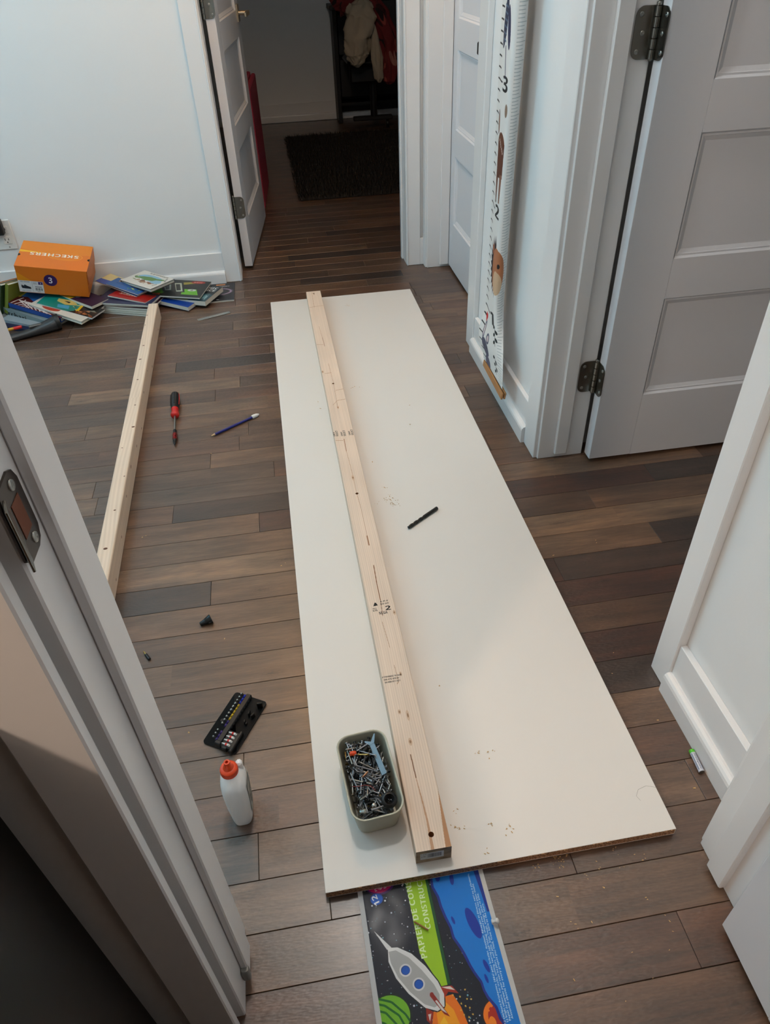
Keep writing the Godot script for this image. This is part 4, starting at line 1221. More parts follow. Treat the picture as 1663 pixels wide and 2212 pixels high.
func bit_tray() -> void:
	# local x across the tray (away from the bottle to the right), local z along it towards the camera
	var dz := Vector3(-0.0615, 0, 0.103).normalized()
	var bs := Basis(Vector3.UP.cross(dz), Vector3.UP, dz)
	var c := Vector3(-0.1945, 0, -0.8415)
	var t := thing("bit_tray", "black plastic tray holding screwdriver bits on the floor behind the glue bottle", "tool tray", c, bs)
	var plate := Geo.new()
	var top := rrect(0, 0, 0.072, 0.122, 0.006, 0.0045, Transform3D.IDENTITY)
	plate.loft([rrect(0, 0, 0.071, 0.121, 0.006, 0.0, Transform3D.IDENTITY), rrect(0, 0, 0.072, 0.122, 0.006, 0.001, Transform3D.IDENTITY), rrect(0, 0, 0.072, 0.122, 0.006, 0.0038, Transform3D.IDENTITY), top, rrect(0, 0, 0.0715, 0.1215, 0.006, 0.0045, Transform3D.IDENTITY)])
	var dull := mat(Color(0.085, 0.075, 0.072), 0.5)
	geo("plate", plate, dull, t)
	var rack := Geo.new()
	rack.box(Vector3(-0.002, 0.0095, -0.003), Vector3(0.011, 0.011, 0.114), 0.0015)
	rack.box(Vector3(-0.002, 0.010, 0.056), Vector3(0.013, 0.014, 0.008), 0.0015)
	geo("rack", rack, M.blackgloss, t)
	for i in 14:
		var h := Geo.new()
		var z := -0.054 + i * 0.0079
		h.lathe([Vector2(0.0013, 0), Vector2(0.0022, 0.0001), Vector2(0.0022, 0.0001), Vector2(0.0022, 0.0005), Vector2(0.0013, 0.0005)], 10, Transform3D(Basis(Vector3(0, 1, 0), Vector3(1, 0, 0), Vector3(0, 0, -1)), Vector3(0.0035, 0.0105, z)))
		geo("size_mark", h, mat(Color(0.34, 0.34, 0.34), 0.5), t)
	var hole := Geo.new()
	hole.lathe([Vector2(0.0036, 0.0046), Vector2(0, 0.0047)], 16, Transform3D(Basis.IDENTITY, Vector3(-0.026, 0, 0.006)))
	geo("hanging_hole", hole, mat(Color(0.16, 0.12, 0.10), 0.8), t)
	var case_ := Geo.new()
	case_.box(Vector3(0.017, 0.0105, 0.043), Vector3(0.024, 0.012, 0.036), 0.002)
	case_.box(Vector3(0.0285, 0.010, 0.043), Vector3(0.006, 0.014, 0.046), 0.0015)
	case_.box(Vector3(0.014, 0.010, 0.061), Vector3(0.010, 0.011, 0.006), 0.001)
	geo("bit_block", case_, M.blackgloss, t)
	for q in [[Vector3(0.0295, 0.012, -0.045), Vector3(0.011, 0.016, 0.003), 0.5], [Vector3(0.019, 0.010, -0.022), Vector3(0.003, 0.013, 0.010), 0.2], [Vector3(0.028, 0.010, -0.020), Vector3(0.003, 0.013, 0.010), -0.3], [Vector3(0.019, 0.008, -0.004), Vector3(0.003, 0.008, 0.007), 0.4], [Vector3(0.0235, 0.0075, -0.002), Vector3(0.003, 0.006, 0.005), -0.2]]:
		var cl := Geo.new()
		cl.box(Vector3.ZERO, q[1], 0.001, Transform3D(Basis(Vector3.UP, q[2]), q[0]))
		geo("clip", cl, M.blackgloss, t)
	var x := Transform3D(bs, c)
	var kinds := {"blue": mat(Color(0.04, 0.14, 0.62), 0.4), "yellow": mat(Color(0.72, 0.60, 0.07), 0.4), "purple": mat(Color(0.20, 0.10, 0.42), 0.4)}
	var order := ["blue", "blue", "blue", "yellow", "yellow", "yellow", "yellow", "yellow", "purple", "purple", "", "purple", "purple", "purple"]
	for i in 14:
		if order[i] == "": continue
		var z := -0.054 + i * 0.0079
		var big := 1.25 if i in [3, 4, 5] else (1.0 if i < 11 else 0.85)
		var o := thing("screwdriver_bit", "%s-collared steel bit leaning out of the rack of the black tray" % order[i], "screwdriver bit", x * Vector3(-0.0072, 0.0082, z), bs * Basis(Vector3(0, 0, 1), 0.85), "%s-collared bits in the rack" % order[i])
		var col := Geo.new()
		col.lathe([Vector2(0.0026, 0), Vector2(0.0034, 0), Vector2(0.0034, 0), Vector2(0.0036, 0.002), Vector2(0.0036, 0.0055), Vector2(0.0024, 0.0065)], 8)
		geo("collar", col, kinds[order[i]], o)
		var tip := Geo.new()
		tip.lathe([Vector2(0.0021 * big, 0.006), Vector2(0.0019 * big, 0.009), Vector2(0.0019 * big, 0.009), Vector2(0.0024 * big, 0.0098), Vector2(0.0023 * big, 0.0125), Vector2(0, 0.0128)], 8)
		geo("tip", tip, M.darksteel, o)
		var nose := Geo.new()
		nose.lathe([Vector2(0.0024 * big, 0.0122), Vector2(0.0024 * big, 0.0132), Vector2(0.0012, 0.0142), Vector2(0, 0.0143)], 8)
		geo("nose", nose, M.steel, o)
	for i in 4:
		var o := thing("screwdriver_bit", "steel bit with a red band lying in the block of the black tray", "screwdriver bit", x * Vector3(0.007, 0.0172, 0.031 + i * 0.0082), bs * Basis(Vector3(0, 0, 1), -PI / 2), "red-banded bits in the tray")
		var a := Geo.new()
		a.lathe([Vector2(0, -0.001), Vector2(0.0006, -0.001), Vector2(0.0022, 0.007)], 8)
		geo("tip", a, M.white, o)
		var b := Geo.new()
		b.lathe([Vector2(0.0022, 0.007), Vector2(0.0027, 0.007), Vector2(0.0027, 0.007), Vector2(0.0027, 0.0105), Vector2(0.0022, 0.0105)], 10)
		geo("red_band", b, M.red, o)
		var d := Geo.new()
		d.lathe([Vector2(0.0024, 0.0105), Vector2(0.0024, 0.0145), Vector2(0.0024, 0.0145), Vector2(0, 0.015)], 6)
		geo("shank", d, M.white, o)
		var e := Geo.new()
		e.lathe([Vector2(0.0010, 0.0), Vector2(0.0022, 0.0002), Vector2(0.0022, 0.0004), Vector2(0.0010, 0.0004)], 12, Transform3D(Basis.IDENTITY, Vector3(0.0215, 0.0166, 0.031 + i * 0.0082)))
		geo("size_mark", e, M.white, t)

# ---------------------------------------------------------------- pad of construction paper
func drawing_pad() -> void:
	var w := 0.203
	var h := 0.305
	var e := Vector3(0.9998, 0, -0.0177)
	var f := Vector3(0.0177, 0, 0.9998)
	var t := thing("paper_pad", "pad of construction paper with a rocket cover in a clear sleeve, half under the panel", "paper pad", Vector3(-0.0032, 0, -0.49), Basis(e, Vector3.UP, f))
	var p := Print.new(800, 1200, Color(0.035, 0.055, 0.115))
	var navy := Color(0.05, 0.075, 0.14)
	p.im.fill(navy)
	var r := RandomNumberGenerator.new()
	r.seed = 4
	for i in 330:
		var s := r.randf_range(1.0, 3.0) if i % 5 else r.randf_range(3.2, 5.6)
		p.disc(r.randf_range(30, 700), r.randf_range(200, 1200), s, s, [Color(0.75, 0.78, 0.85), Color(0.42, 0.66, 0.74), Color(0.85, 0.86, 0.88)][i % 3])
	var magenta := Color(0.80, 0.10, 0.42)
	p.disc(145, 246, 96, 74, Color(0.30, 0.12, 0.42)); p.disc(142, 240, 88, 68, magenta)
	p.disc(111, 340, 40, 34, Color(0.05, 0.28, 0.62)); p.disc(111, 340, 34, 29, Color(0.07, 0.36, 0.76))
	p.text("12", Vector2(128, 372), Vector2(112, 312), 36, Color(0.93, 0.94, 0.95))
	p.text("nova", Vector2(122, 292), Vector2(106, 218), 17, Color(0.94, 0.85, 0.9)); p.text("éclat", Vector2(156, 286), Vector2(140, 214), 26, Color(0.95, 0.9, 0.93)); p.text("bright", Vector2(188, 284), Vector2(174, 210), 17, Color(0.94, 0.85, 0.9))
	# red planet, then the blue planet over it
	p.disc(669, 1059, 93, 84, Color(0.16, 0.06, 0.06)); p.disc(669, 1059, 86, 77, Color(0.93, 0.48, 0.08)); p.disc(690, 1066, 82, 74, Color(0.66, 0.14, 0.08))
	p.disc(625, 1090, 20, 32, Color(0.93, 0.52, 0.10)); p.disc(640, 1010, 9, 8, Color(0.93, 0.48, 0.1)); p.disc(620, 1030, 5, 5, Color(0.93, 0.48, 0.1)); p.disc(668, 1030, 6, 5, Color(0.93, 0.48, 0.1))
	var sea := Color(0.0, 0.47, 0.83)
	p.flat([462, 270, 458, 336, 478, 400, 482, 458, 494, 518, 512, 584, 514, 640, 541, 700, 555, 740, 571, 800, 585, 838, 612, 892, 616, 934, 628, 974, 658, 1026, 664, 1080, 684, 1118, 780, 1140, 790, 260], Color(0.07, 0.16, 0.52))
	p.flat([478, 240, 473, 336, 493, 398, 497, 456, 508, 515, 526, 581, 528, 636, 555, 694, 569, 734, 585, 795, 599, 834, 625, 888, 628, 930, 641, 967, 673, 1020, 680, 1074, 699, 1113, 720, 1200, 800, 1200, 800, 240], sea)
	p.flat([738, 240, 800, 240, 800, 541, 758, 539, 752, 424], Color(0.06, 0.18, 0.55))
	for b in [[594, 312, 13, 36, 0.1], [510, 285, 16, 26, 0.2], [658, 583, 30, 92, -0.22], [543, 546, 8, 24, -0.2], [670, 818, 12, 36, -0.25], [652, 879, 8, 24, -0.15]]:
		p.disc(b[0], b[1], b[2], b[3], Color(0.04, 0.20, 0.62), b[4])
	# the green band with its lettering
	p.flat([284, 240, 452, 240, 452, 868, 372, 868], Color(0.015, 0.05, 0.05))
	p.flat([288, 240, 446, 240, 446, 866, 378, 866], Color(0.05, 0.30, 0.13))
	p.flat([306, 240, 430, 240, 427, 868, 391, 868, 307, 683], Color(0.60, 0.78, 0.09))
	p.text("PAPIER DE CONSTRUCTION", Vector2(346, 712), Vector2(330, -14), 36, Color(0.86, 0.94, 0.72))
	p.text("CONSTRUCTION PAPER", Vector2(402, 566), Vector2(414, -20), 34, Color(0.86, 0.94, 0.72))
	# small print along the blue planet
	var small := ["12 couleurs éclatantes. Idéal pour bricoler, dessiner, découper et décorer, seul ou à plusieurs.", "12 bright colours. For crafts, cutting, tearing and folding; shapes your ideas like paper should.", "Papier de couleur pour tous les jours, vert pâle, bleu, rouge, orange, jaune et brun.", "Assorted sheets for every project you find, from here to the stars."]
	for i in 4:
		p.text(small[i], Vector2(699 + i * 15, 1108 - i * 6), Vector2(712 + i * 13, 300 + i * 62), 10.5, Color(0.80, 0.90, 0.97))
	# green planet
	p.disc(78, 955, 122, 108, Color(0.03, 0.12, 0.06)); p.disc(78, 955, 114, 100, Color(0.42, 0.68, 0.13))
	for l in [[6, 880, 60, 900, 130, 960, 160, 1030], [2, 910, 60, 935, 110, 1000, 128, 1050], [30, 862, 100, 890, 165, 960, 186, 1000], [0, 960, 50, 985, 90, 1050]]:
		p.line(l, 11, Color(0.08, 0.38, 0.12))
	# flame, rocket
	p.flat([320, 979, 398, 920, 445, 917, 475, 985, 492, 1072, 480, 1200, 280, 1200, 298, 1037], Color(0.90, 0.45, 0.04))
	p.flat([335, 990, 398, 948, 432, 990, 448, 1060, 400, 1200, 300, 1200, 330, 1060], Color(0.95, 0.62, 0.06))
	p.flat([340, 1040, 372, 1010, 400, 1090, 370, 1200, 320, 1200], Color(0.97, 0.74, 0.15))
	var hull := [129, 619, 186, 627, 259, 674, 325, 752, 377, 840, 397, 907, 386, 965, 343, 980, 279, 952, 202, 869, 147, 782, 120, 692]
	p.line(hull + [129, 619], 12, Color(0.10, 0.12, 0.15))
	p.flat([63, 513, 150, 620, 123, 629], Color(0.80, 0.81, 0.82))
	p.flat([382, 869, 449, 875, 479, 920, 423, 901, 395, 927], Color(0.62, 0.17, 0.09)); p.flat([390, 872, 440, 877, 462, 900, 420, 886], Color(0.86, 0.82, 0.80))
	p.flat([283, 953, 320, 979, 295, 1036, 274, 1010], Color(0.58, 0.15, 0.08)); p.flat([288, 985, 306, 985, 290, 1020], Color(0.86, 0.82, 0.80))
	p.flat(hull, Color(0.86, 0.87, 0.87))
	p.flat([129, 640, 172, 640, 240, 692, 300, 768, 352, 850, 372, 905, 362, 950, 330, 960, 279, 935, 212, 862, 160, 780, 132, 700], Color(0.66, 0.67, 0.67))
	for q in [[208, 752], [268, 834]]:
		p.disc(q[0], q[1], 35, 33, Color(0.82, 0.83, 0.84)); p.disc(q[0], q[1], 26, 24, Color(0.06, 0.22, 0.48)); p.disc(q[0] + 1, q[1] + 1, 23, 21, Color(0.08, 0.34, 0.72))
	p.flat([316, 900, 330, 890, 342, 900, 404, 1018, 375, 1000], Color(0.56, 0.13, 0.08)); p.disc(329, 896, 11, 10, Color(0.56, 0.13, 0.08)); p.flat([340, 930, 350, 928, 392, 1000, 366, 980], Color(0.84, 0.82, 0.80))
	for q in [[481, 936], [517, 954], [517, 909], [480, 970], [521, 998], [482, 1023], [445, 923], [505, 1040], [540, 960], [500, 985], [470, 1000], [530, 1030]]:
		var star := []
		for i in 10: star.append(Vector2(q[0], q[1]) + Vector2.from_angle(TAU * i / 10.0 - 1.57) * (9.0 if i % 2 == 0 else 4.0) * r.randf_range(0.5, 1.0))
		p.poly(star, Color(0.88, 0.72, 0.30))
	# white margins
	p.im.fill_rect(Rect2i(0, 0, 30, 1200), Color(0.74, 0.75, 0.76)); p.im.fill_rect(Rect2i(772, 0, 28, 1200), Color(0.78, 0.78, 0.77))
	var sheet := Geo.new()
	sheet.box(Vector3(w / 2, 0.0013, h / 2 - 0.07), Vector3(w, 0.0022, h), 0.0003)
	geo("paper_stack", sheet, M.paper, t)
	var cover := Geo.new()
	cover.uvquad([Vector3(0, 0.0027, h - 0.07), Vector3(w, 0.0027, h - 0.07), Vector3(w, 0.0027, -0.07), Vector3(0, 0.0027, -0.07)], Vector3.UP)
	var pm := tmat(p.tex(), 0.5)
	pm.metallic_specular = 0.25
	geo("printed_cover", cover, pm, t)
	# clear sleeve, slightly buckled
	var film := mat(Color(0.98, 0.985, 1.0, 0.02), 0.12, 0.0, 0.09)
	film.transparency = BaseMaterial3D.TRANSPARENCY_ALPHA
	var fn := noise(8, 9.0, 2)
	var sl := Geo.new()
	var grid := []
	for i in 41:
		var row := []
		for j in 31:
			var x := lerpf(-0.006, 0.227, j / 30.0)
			var z := lerpf(0.003, h - 0.062, i / 40.0)
			var y := 0.0042 + 0.00025 * fn.get_noise_2d(x * 2.0, z * 1.2)
			if x > w: y = lerpf(y, 0.0012, smoothstep(0.0, 0.022, x - w)) + 0.004 * exp(-pow((x - 0.216) / 0.004, 2.0)) * (0.6 + 0.4 * fn.get_noise_2d(3.0, z * 1.0))
			if x < 0.0: y = lerpf(y, 0.001, smoothstep(0.0, 0.006, -x))
			row.append(Vector3(x, y, z))
		grid.append(row)
	sl.loft(grid, false)
	geo("clear_sleeve", sl, film, t)
	# press button of the sleeve
	var pin := thing("push_pin", "white plastic push pin lying on the paper pad's right margin", "push pin", Vector3(0.1925, 0.0086, -0.409), Basis(Vector3(0, 0, 1), -1.15) * Basis(Vector3(1, 0, 0), 0.12))
	var pg := Geo.new()
	pg.lathe([Vector2(0, 0), Vector2(0.0038, 0.0), Vector2(0.0042, 0.0008), Vector2(0.0036, 0.0016), Vector2(0.0024, 0.0024), Vector2(0.0022, 0.0050), Vector2(0.0032, 0.0062), Vector2(0.0042, 0.0078), Vector2(0.0040, 0.0096), Vector2(0.0026, 0.0108), Vector2(0, 0.0112)], 18)
	geo("head", pg, M.white, pin)
	var sp := Geo.new()
	var a := Vector3(0.0767, 0.0066, -0.4303)
	var b := Vector3(0.0952, 0.0068, -0.4152)
	sp.tube([a, a.lerp(b, 0.3) + Vector3(0, 0.0004, 0), a.lerp(b, 0.8), b], 0.0013, 5)
	tag(geo("wood_splinter", sp, mat(Color(0.60, 0.42, 0.24), 0.8), self), "brown wood splinter lying across the lettering of the paper pad", "splinter")

# ---------------------------------------------------------------- shoe box, books
func book(label: String, a: Vector3, e: Vector3, f: Vector3, w: float, d: float, th: float, cover: Material, group := "", hard := false, flip := false) -> Node3D:
	# a: near left corner of the upper cover; e along its near edge, f away from the camera
	e = e.normalized()
	f = (f - e * e.dot(f)).normalized()
	var n := f.cross(e) * -1.0
	if n.y < 0.0: n = -n
	var t := thing("book", label, "book", a, Basis(e, n, e.cross(n)), group)
	var ct := 0.0016 if hard else 0.0005
	var ins := 0.003 if hard else 0.0005
	var g := Geo.new()
	g.box(Vector3(w / 2, -ct / 2, -d / 2), Vector3(w, ct, d), 0.0002)
	g.box(Vector3(w / 2, -th + ct / 2, -d / 2), Vector3(w, ct, d), 0.0002)
	if flip: g.box(Vector3(w / 2, -th / 2, -0.0005), Vector3(w, th, 0.001), 0.0003)
	else: g.box(Vector3(0.0005, -th / 2, -d / 2), Vector3(0.001, th, d), 0.0003)
	var base: StandardMaterial3D = cover.duplicate()
	if cover.albedo_texture:
		base.albedo_texture = null
		base.albedo_color = cover.get_meta("edge", Color(0.5, 0.5, 0.5))
	geo("cover", g, base, t)
	if cover.albedo_texture:
		var top := Geo.new()
		top.uvquad([Vector3(0.0003, 0.0001, -0.0003), Vector3(w - 0.0003, 0.0001, -0.0003), Vector3(w - 0.0003, 0.0001, -d + 0.0003), Vector3(0.0003, 0.0001, -d + 0.0003)], Vector3.UP)
		geo("cover_print", top, cover, t)
	var pg := Geo.new()
	pg.box(Vector3(w / 2, -th / 2, -d / 2), Vector3(w - ins * 2, th - ct * 2, d - ins * 2))
	geo("pages", pg, M.paper, t)
	return t

func cover_mat(p: Print, edge: Color) -> StandardMaterial3D:
	var m := tmat(p.tex(), 0.35)
	m.set_meta("edge", edge)
	return m

func blotches(p: Print, n: int, cols: Array, seed_: int, lo: Vector2, hi: Vector2, size: float) -> void:
	var r := RandomNumberGenerator.new()
	r.seed = seed_
	for i in n:
		p.disc(r.randf_range(lo.x, hi.x), r.randf_range(lo.y, hi.y), size * r.randf_range(0.3, 1.2), size * r.randf_range(0.15, 0.7), cols[i % cols.size()], r.randf() * 3.0)

func shoe_box_and_books() -> void:
	# shoe box, tilted on the books
	var basis := Basis.from_euler(Vector3(0, deg_to_rad(-1.3), 0)) * Basis(Vector3.RIGHT, deg_to_rad(9.4)) * Basis(Vector3(0, 0, 1), deg_to_rad(-11.0))
	var W := 0.2635
	var Hh := 0.113
	var D := 0.197
	var t := thing("shoe_box", "orange shoe box with a purple 3 sticker tilted on the heap of books", "shoe box", Vector3(-1.0325, 0.1135, -2.94), basis)
	var ob := mat(Color(0.80, 0.43, 0.09), 0.38)
	block("body", Vector3(0.002, 0, -D + 0.002), Vector3(W - 0.002, Hh - 0.002, -0.002), ob, t, 0.0015)
	var lid := Geo.new()
	# lid: top in two shades and the front flap
	var ltp := Print.new(512, 384, Color(0.86, 0.50, 0.07))
	ltp.flat([0, 120, 200, 170, 512, 150, 512, 384, 0, 384], Color(0.84, 0.44, 0.06))
	ltp.flat([0, 138, 110, 152, 200, 176, 110, 168, 0, 170], Color(0.93, 0.72, 0.07))
	for k in [[330, 190, 130, 60], [330, 190, 105, 46]]:
		ltp.disc(k[0], k[1], k[2], k[3], Color(0.89, 0.55, 0.09)); ltp.disc(k[0], k[1], k[2] - 8, k[3] - 6, Color(0.85, 0.46, 0.06))
	ltp.text("SKECHERS", Vector2(428, 164), Vector2(78, 164), 44, Color(0.88, 0.86, 0.82))
	lid.uvquad([Vector3(0, Hh + 0.0002, 0), Vector3(W, Hh + 0.0002, 0), Vector3(W, Hh + 0.0002, -D), Vector3(0, Hh + 0.0002, -D)], Vector3.UP)
	var lg := Geo.new()
	lg.box(Vector3(W / 2, Hh - 0.001, -D / 2), Vector3(W, 0.002, D), 0.0006)
	geo("lid", lg, ob, t)
	geo("lid_print", lid, tmat(ltp.tex(), 0.35), t)
	var fl := Geo.new()
	fl.box(Vector3(W / 2, Hh / 2, 0.0008), Vector3(W - 0.004, Hh, 0.0016), 0.0005)
	geo("front_flap", fl, ob, t)
	for x in [0.0012, W - 0.0012]:
		var sd := Geo.new()
		sd.prism(PackedVector2Array([Vector2(0, 0.115), Vector2(-D, 0.115), Vector2(-D, 0.06), Vector2(-0.15, 0.03), Vector2(-0.05, 0.045), Vector2(-0.012, 0.05)]), 0.0015, Transform3D(Basis(Vector3(0, 0, 1), Vector3(1, 0, 0), Vector3(0, 1, 0)), Vector3(x if x > 0.1 else x - 0.0015, -0.003, 0)))
		geo("side_flap", sd, mat(Color(0.76, 0.40, 0.08), 0.42), t)
		var nt := Geo.new()
		var half := PackedVector2Array()
		for i in 9: half.append(Vector2(0, -0.085) + Vector2.from_angle((PI if x > 0.1 else 0.0) + PI / 2 - PI * i / 8.0 + (0.0 if x > 0.1 else 0.0)) * 0.0085 * Vector2(-1 if x > 0.1 else 1, 1) * (1.0))
		for i in half.size(): half[i].x = absf(half[i].x) * (-1.0 if x > 0.1 else 1.0) + (W if x > 0.1 else 0.0)
		nt.prism(half, 0.0004, Transform3D(Basis.IDENTITY, Vector3(0, Hh + 0.0004, 0)))
		geo("finger_notch", nt, M.gap, t)
	# front print: size sticker and label
	var fp := Print.new(128, 128, Color(0.17, 0.06, 0.33))
	fp.text("3", Vector2(46, 96), Vector2(80, 96), 66, Color(0.9, 0.88, 0.9))
	var dsc := Geo.new()
	for i in 32:
		var a0 := Vector2.from_angle(TAU * i / 32.0)
		var a1 := Vector2.from_angle(TAU * (i + 1) / 32.0)
		var cc := Vector3(0.124, 0.062, 0.0022)
		var n := Vector3(0, 0, 1)
		dsc.tri(cc, cc + Vector3(a0.x, a0.y, 0) * 0.0245, cc + Vector3(a1.x, a1.y, 0) * 0.0245, n, n, n, Vector2(0.5, 0.5), Vector2(0.5 + a0.x * 0.48, 0.5 - a0.y * 0.48), Vector2(0.5 + a1.x * 0.48, 0.5 - a1.y * 0.48))
	geo("size_sticker", dsc, tmat(fp.tex(), 0.4), t)
	var lb := Print.new(256, 128, Color(0.80, 0.80, 0.81))
	lb.text("GIRL SNEAKER", Vector2(22, 16), Vector2(118, 16), 8, Color(0.2, 0.2, 0.22)); lb.text("SIZE 3 NAVY", Vector2(28, 118), Vector2(118, 118), 7, Color(0.2, 0.2, 0.22))
	lb.im.fill_rect(Rect2i(140, 6, 2, 112), Color(0.4, 0.4, 0.42))
	lb.flat([26, 74, 30, 46, 48, 58, 64, 44, 84, 56, 122, 70, 126, 82, 90, 88, 30, 80], Color(0.06, 0.09, 0.13)); lb.flat([30, 82, 126, 84, 124, 90, 32, 88], Color(0.13, 0.16, 0.2))
	lb.disc(58, 60, 9, 6, Color(0.2, 0.3, 0.36)); lb.im.fill_rect(Rect2i(206, 4, 46, 30), Color(0.19, 0.07, 0.36)); lb.text("3", Vector2(224, 28), Vector2(234, 28), 16, Color(0.9, 0.9, 0.9))
	for i in 4: lb.im.fill_rect(Rect2i(150, 10 + i * 7, 44 - 5 * (i % 2), 2), Color(0.35, 0.35, 0.38))
	lb.im.fill_rect(Rect2i(168, 58, 70, 6), Color(0.15, 0.15, 0.17))
	for i in 11: lb.im.fill_rect(Rect2i(166 + i * 7, 74, 2 + (i * 3) % 4, 28), Color(0.12, 0.12, 0.14))
	lb.text("67.99", Vector2(186, 120), Vector2(214, 120), 9, Color(0.2, 0.2, 0.2))
	var lgq := Geo.new()
	lgq.uvquad([Vector3(0.003, 0.002, 0.0020), Vector3(0.094, 0.002, 0.0020), Vector3(0.094, 0.052, 0.0020), Vector3(0.003, 0.052, 0.0020)], Vector3(0, 0, 1))
	geo("paper_label", lgq, tmat(lb.tex(), 0.5), t)
	var tri_ := Geo.new()
	tri_.poly([Vector3(0.003, 0.052, 0.0019), Vector3(0.055, 0.052, 0.0019), Vector3(0.003, 0.088, 0.0019)], Vector3(0, 0, 1))
	geo("printed_stripe", tri_, mat(Color(0.84, 0.53, 0.06), 0.38), t)

	# covers
	var g := "picture books and comics heaped by the back wall"
	var sat := Print.new(160, 256, Color(0.10, 0.095, 0.12))
	sat.disc(20, 120, 34, 46, Color(0.33, 0.27, 0.22))
	for k in [[88, 36, 0.34], [80, 30, 0.62], [70, 25, 0.30], [64, 22, 0.10]]:
		sat.disc(50, 120, k[0] + 14, k[1] + 18, Color(k[2] * 1.0, k[2] * 0.86, k[2] * 1.02) if k[2] > 0.2 else Color(0.10, 0.095, 0.12))
	sat.disc(14, 120, 34, 40, Color(0.35, 0.29, 0.23)); sat.im.fill_rect(Rect2i(46, 12, 56, 16), Color(0.80, 0.50, 0.26))
	sat.text("L'ASTRONOMIE", Vector2(32, 52), Vector2(128, 52), 13, Color(0.74, 0.74, 0.76)); sat.im.fill_rect(Rect2i(56, 224, 14, 6), Color(0.8, 0.8, 0.8)); sat.im.fill_rect(Rect2i(0, 248, 160, 8), Color(0.62, 0.62, 0.6))
	book("thin dark booklet with a ringed planet cover, rightmost on the floor by the casing", Vector3(-0.3167, 0.0042, -2.9167), Vector3(1, 0, 0.015), Vector3(0.015, 0, -1), 0.114, 0.20, 0.004, cover_mat(sat, Color(0.12, 0.11, 0.13)), g)
	var gs := Print.new(256, 256, Color(0.035, 0.06, 0.075))
	gs.text("GRAPHIC", Vector2(110, 50), Vector2(244, 50), 30, Color(0.84, 0.86, 0.86)); gs.text("SCIENCE", Vector2(110, 90), Vector2(244, 90), 30, Color(0.84, 0.86, 0.86))
	gs.flat([140, 256, 160, 180, 200, 130, 225, 150, 256, 140, 256, 256], Color(0.10, 0.24, 0.29))
	for i in 16: gs.line([150 + i * 6, 250 - i * 3, 175 + (i * 37) % 70, 150 + (i * 23) % 80, 240, 130 + (i * 29) % 110], 2.0, [Color(0.35, 0.58, 0.62), Color(0.62, 0.76, 0.78)][i % 2])
	gs.flat([60, 256, 70, 232, 160, 236, 160, 256], Color(0.52, 0.60, 0.12))
	book("black and teal comic with white capital lettering, partly under the black and green comic", Vector3(-0.5098, 0.03, -2.9605), Vector3(0.893, 0.009, 0.449), Vector3(0.449, 0.005, -0.893), 0.217, 0.155, 0.020, cover_mat(gs, Color(0.05, 0.08, 0.1)), g)
	var gr := Print.new(256, 220, Color(0.10, 0.105, 0.10))
	gr.flat([20, 130, 60, 40, 120, 36, 70, 190, 10, 190], Color(0.34, 0.62, 0.13)); gr.flat([150, 120, 215, 116, 240, 190, 160, 190], Color(0.36, 0.64, 0.14)); gr.flat([40, 60, 170, 20, 190, 40, 60, 100], Color(0.55, 0.52, 0.20))
	for q in [[30, 60, 86, 30, 120, 150, 70, 170], [84, 40, 130, 30, 170, 160, 126, 172]]:
		gr.flat(q, Color(0.07, 0.08, 0.08)); 
	gr.flat([92, 48, 124, 42, 158, 150, 130, 158], Color(0.66, 0.70, 0.64)); gr.flat([100, 60, 120, 56, 146, 138, 128, 144], Color(0.1, 0.12, 0.1)); gr.flat([44, 68, 76, 52, 100, 140, 74, 150], Color(0.60, 0.66, 0.62)); gr.flat([52, 78, 72, 68, 90, 130, 76, 136], Color(0.12, 0.14, 0.12))
	gr.disc(200, 22, 34, 18, Color(0.55, 0.14, 0.12)); gr.text("NEW", Vector2(180, 28), Vector2(220, 28), 12, Color(0.8, 0.6, 0.55)); gr.disc(196, 130, 20, 14, Color(0.70, 0.74, 0.7)); gr.text("2", Vector2(190, 138), Vector2(202, 138), 18, Color(0.1, 0.1, 0.1))
	gr.flat([24, 190, 62, 186, 66, 208, 34, 212], Color(0.55, 0.22, 0.08))
	book("black and green comic lying on the teal one, under the white square book", Vector3(-0.5591, 0.052, -2.9453), Vector3(0.96, -0.043, 0.275), Vector3(0.276, 0.027, -0.961), 0.232, 0.16, 0.007, cover_mat(gr, Color(0.1, 0.1, 0.1)), g)
	book("blue paperback sticking out under the black and green comic", Vector3(-0.5982, 0.037, -2.9824), Vector3(0.843, -0.067, 0.534), Vector3(0.536, 0.016, -0.844), 0.252, 0.13, 0.016, mat(Color(0.04, 0.22, 0.55), 0.35), g)
	var di := Print.new(256, 256, Color(0.80, 0.79, 0.76))
	di.disc(130, 96, 92, 52, Color(0.50, 0.68, 0.78)); di.disc(196, 130, 40, 38, Color(0.50, 0.68, 0.78))
	di.flat([44, 120, 70, 96, 120, 76, 170, 78, 214, 62, 232, 70, 220, 86, 180, 104, 170, 130, 120, 146, 74, 136, 40, 150, 24, 128, 34, 116], Color(0.33, 0.50, 0.22))
	di.line([40, 146, 22, 128, 24, 104, 40, 98], 6, Color(0.33, 0.4, 0.25)); di.flat([96, 152, 120, 148, 150, 176, 130, 180], Color(0.5, 0.30, 0.15)); blotches(di, 22, [Color(0.55, 0.33, 0.17), Color(0.45, 0.26, 0.13), Color(0.62, 0.45, 0.28)], 3, Vector2(70, 160), Vector2(200, 196), 16.0)
	di.disc(48, 170, 12, 6, Color(0.42, 0.5, 0.2))
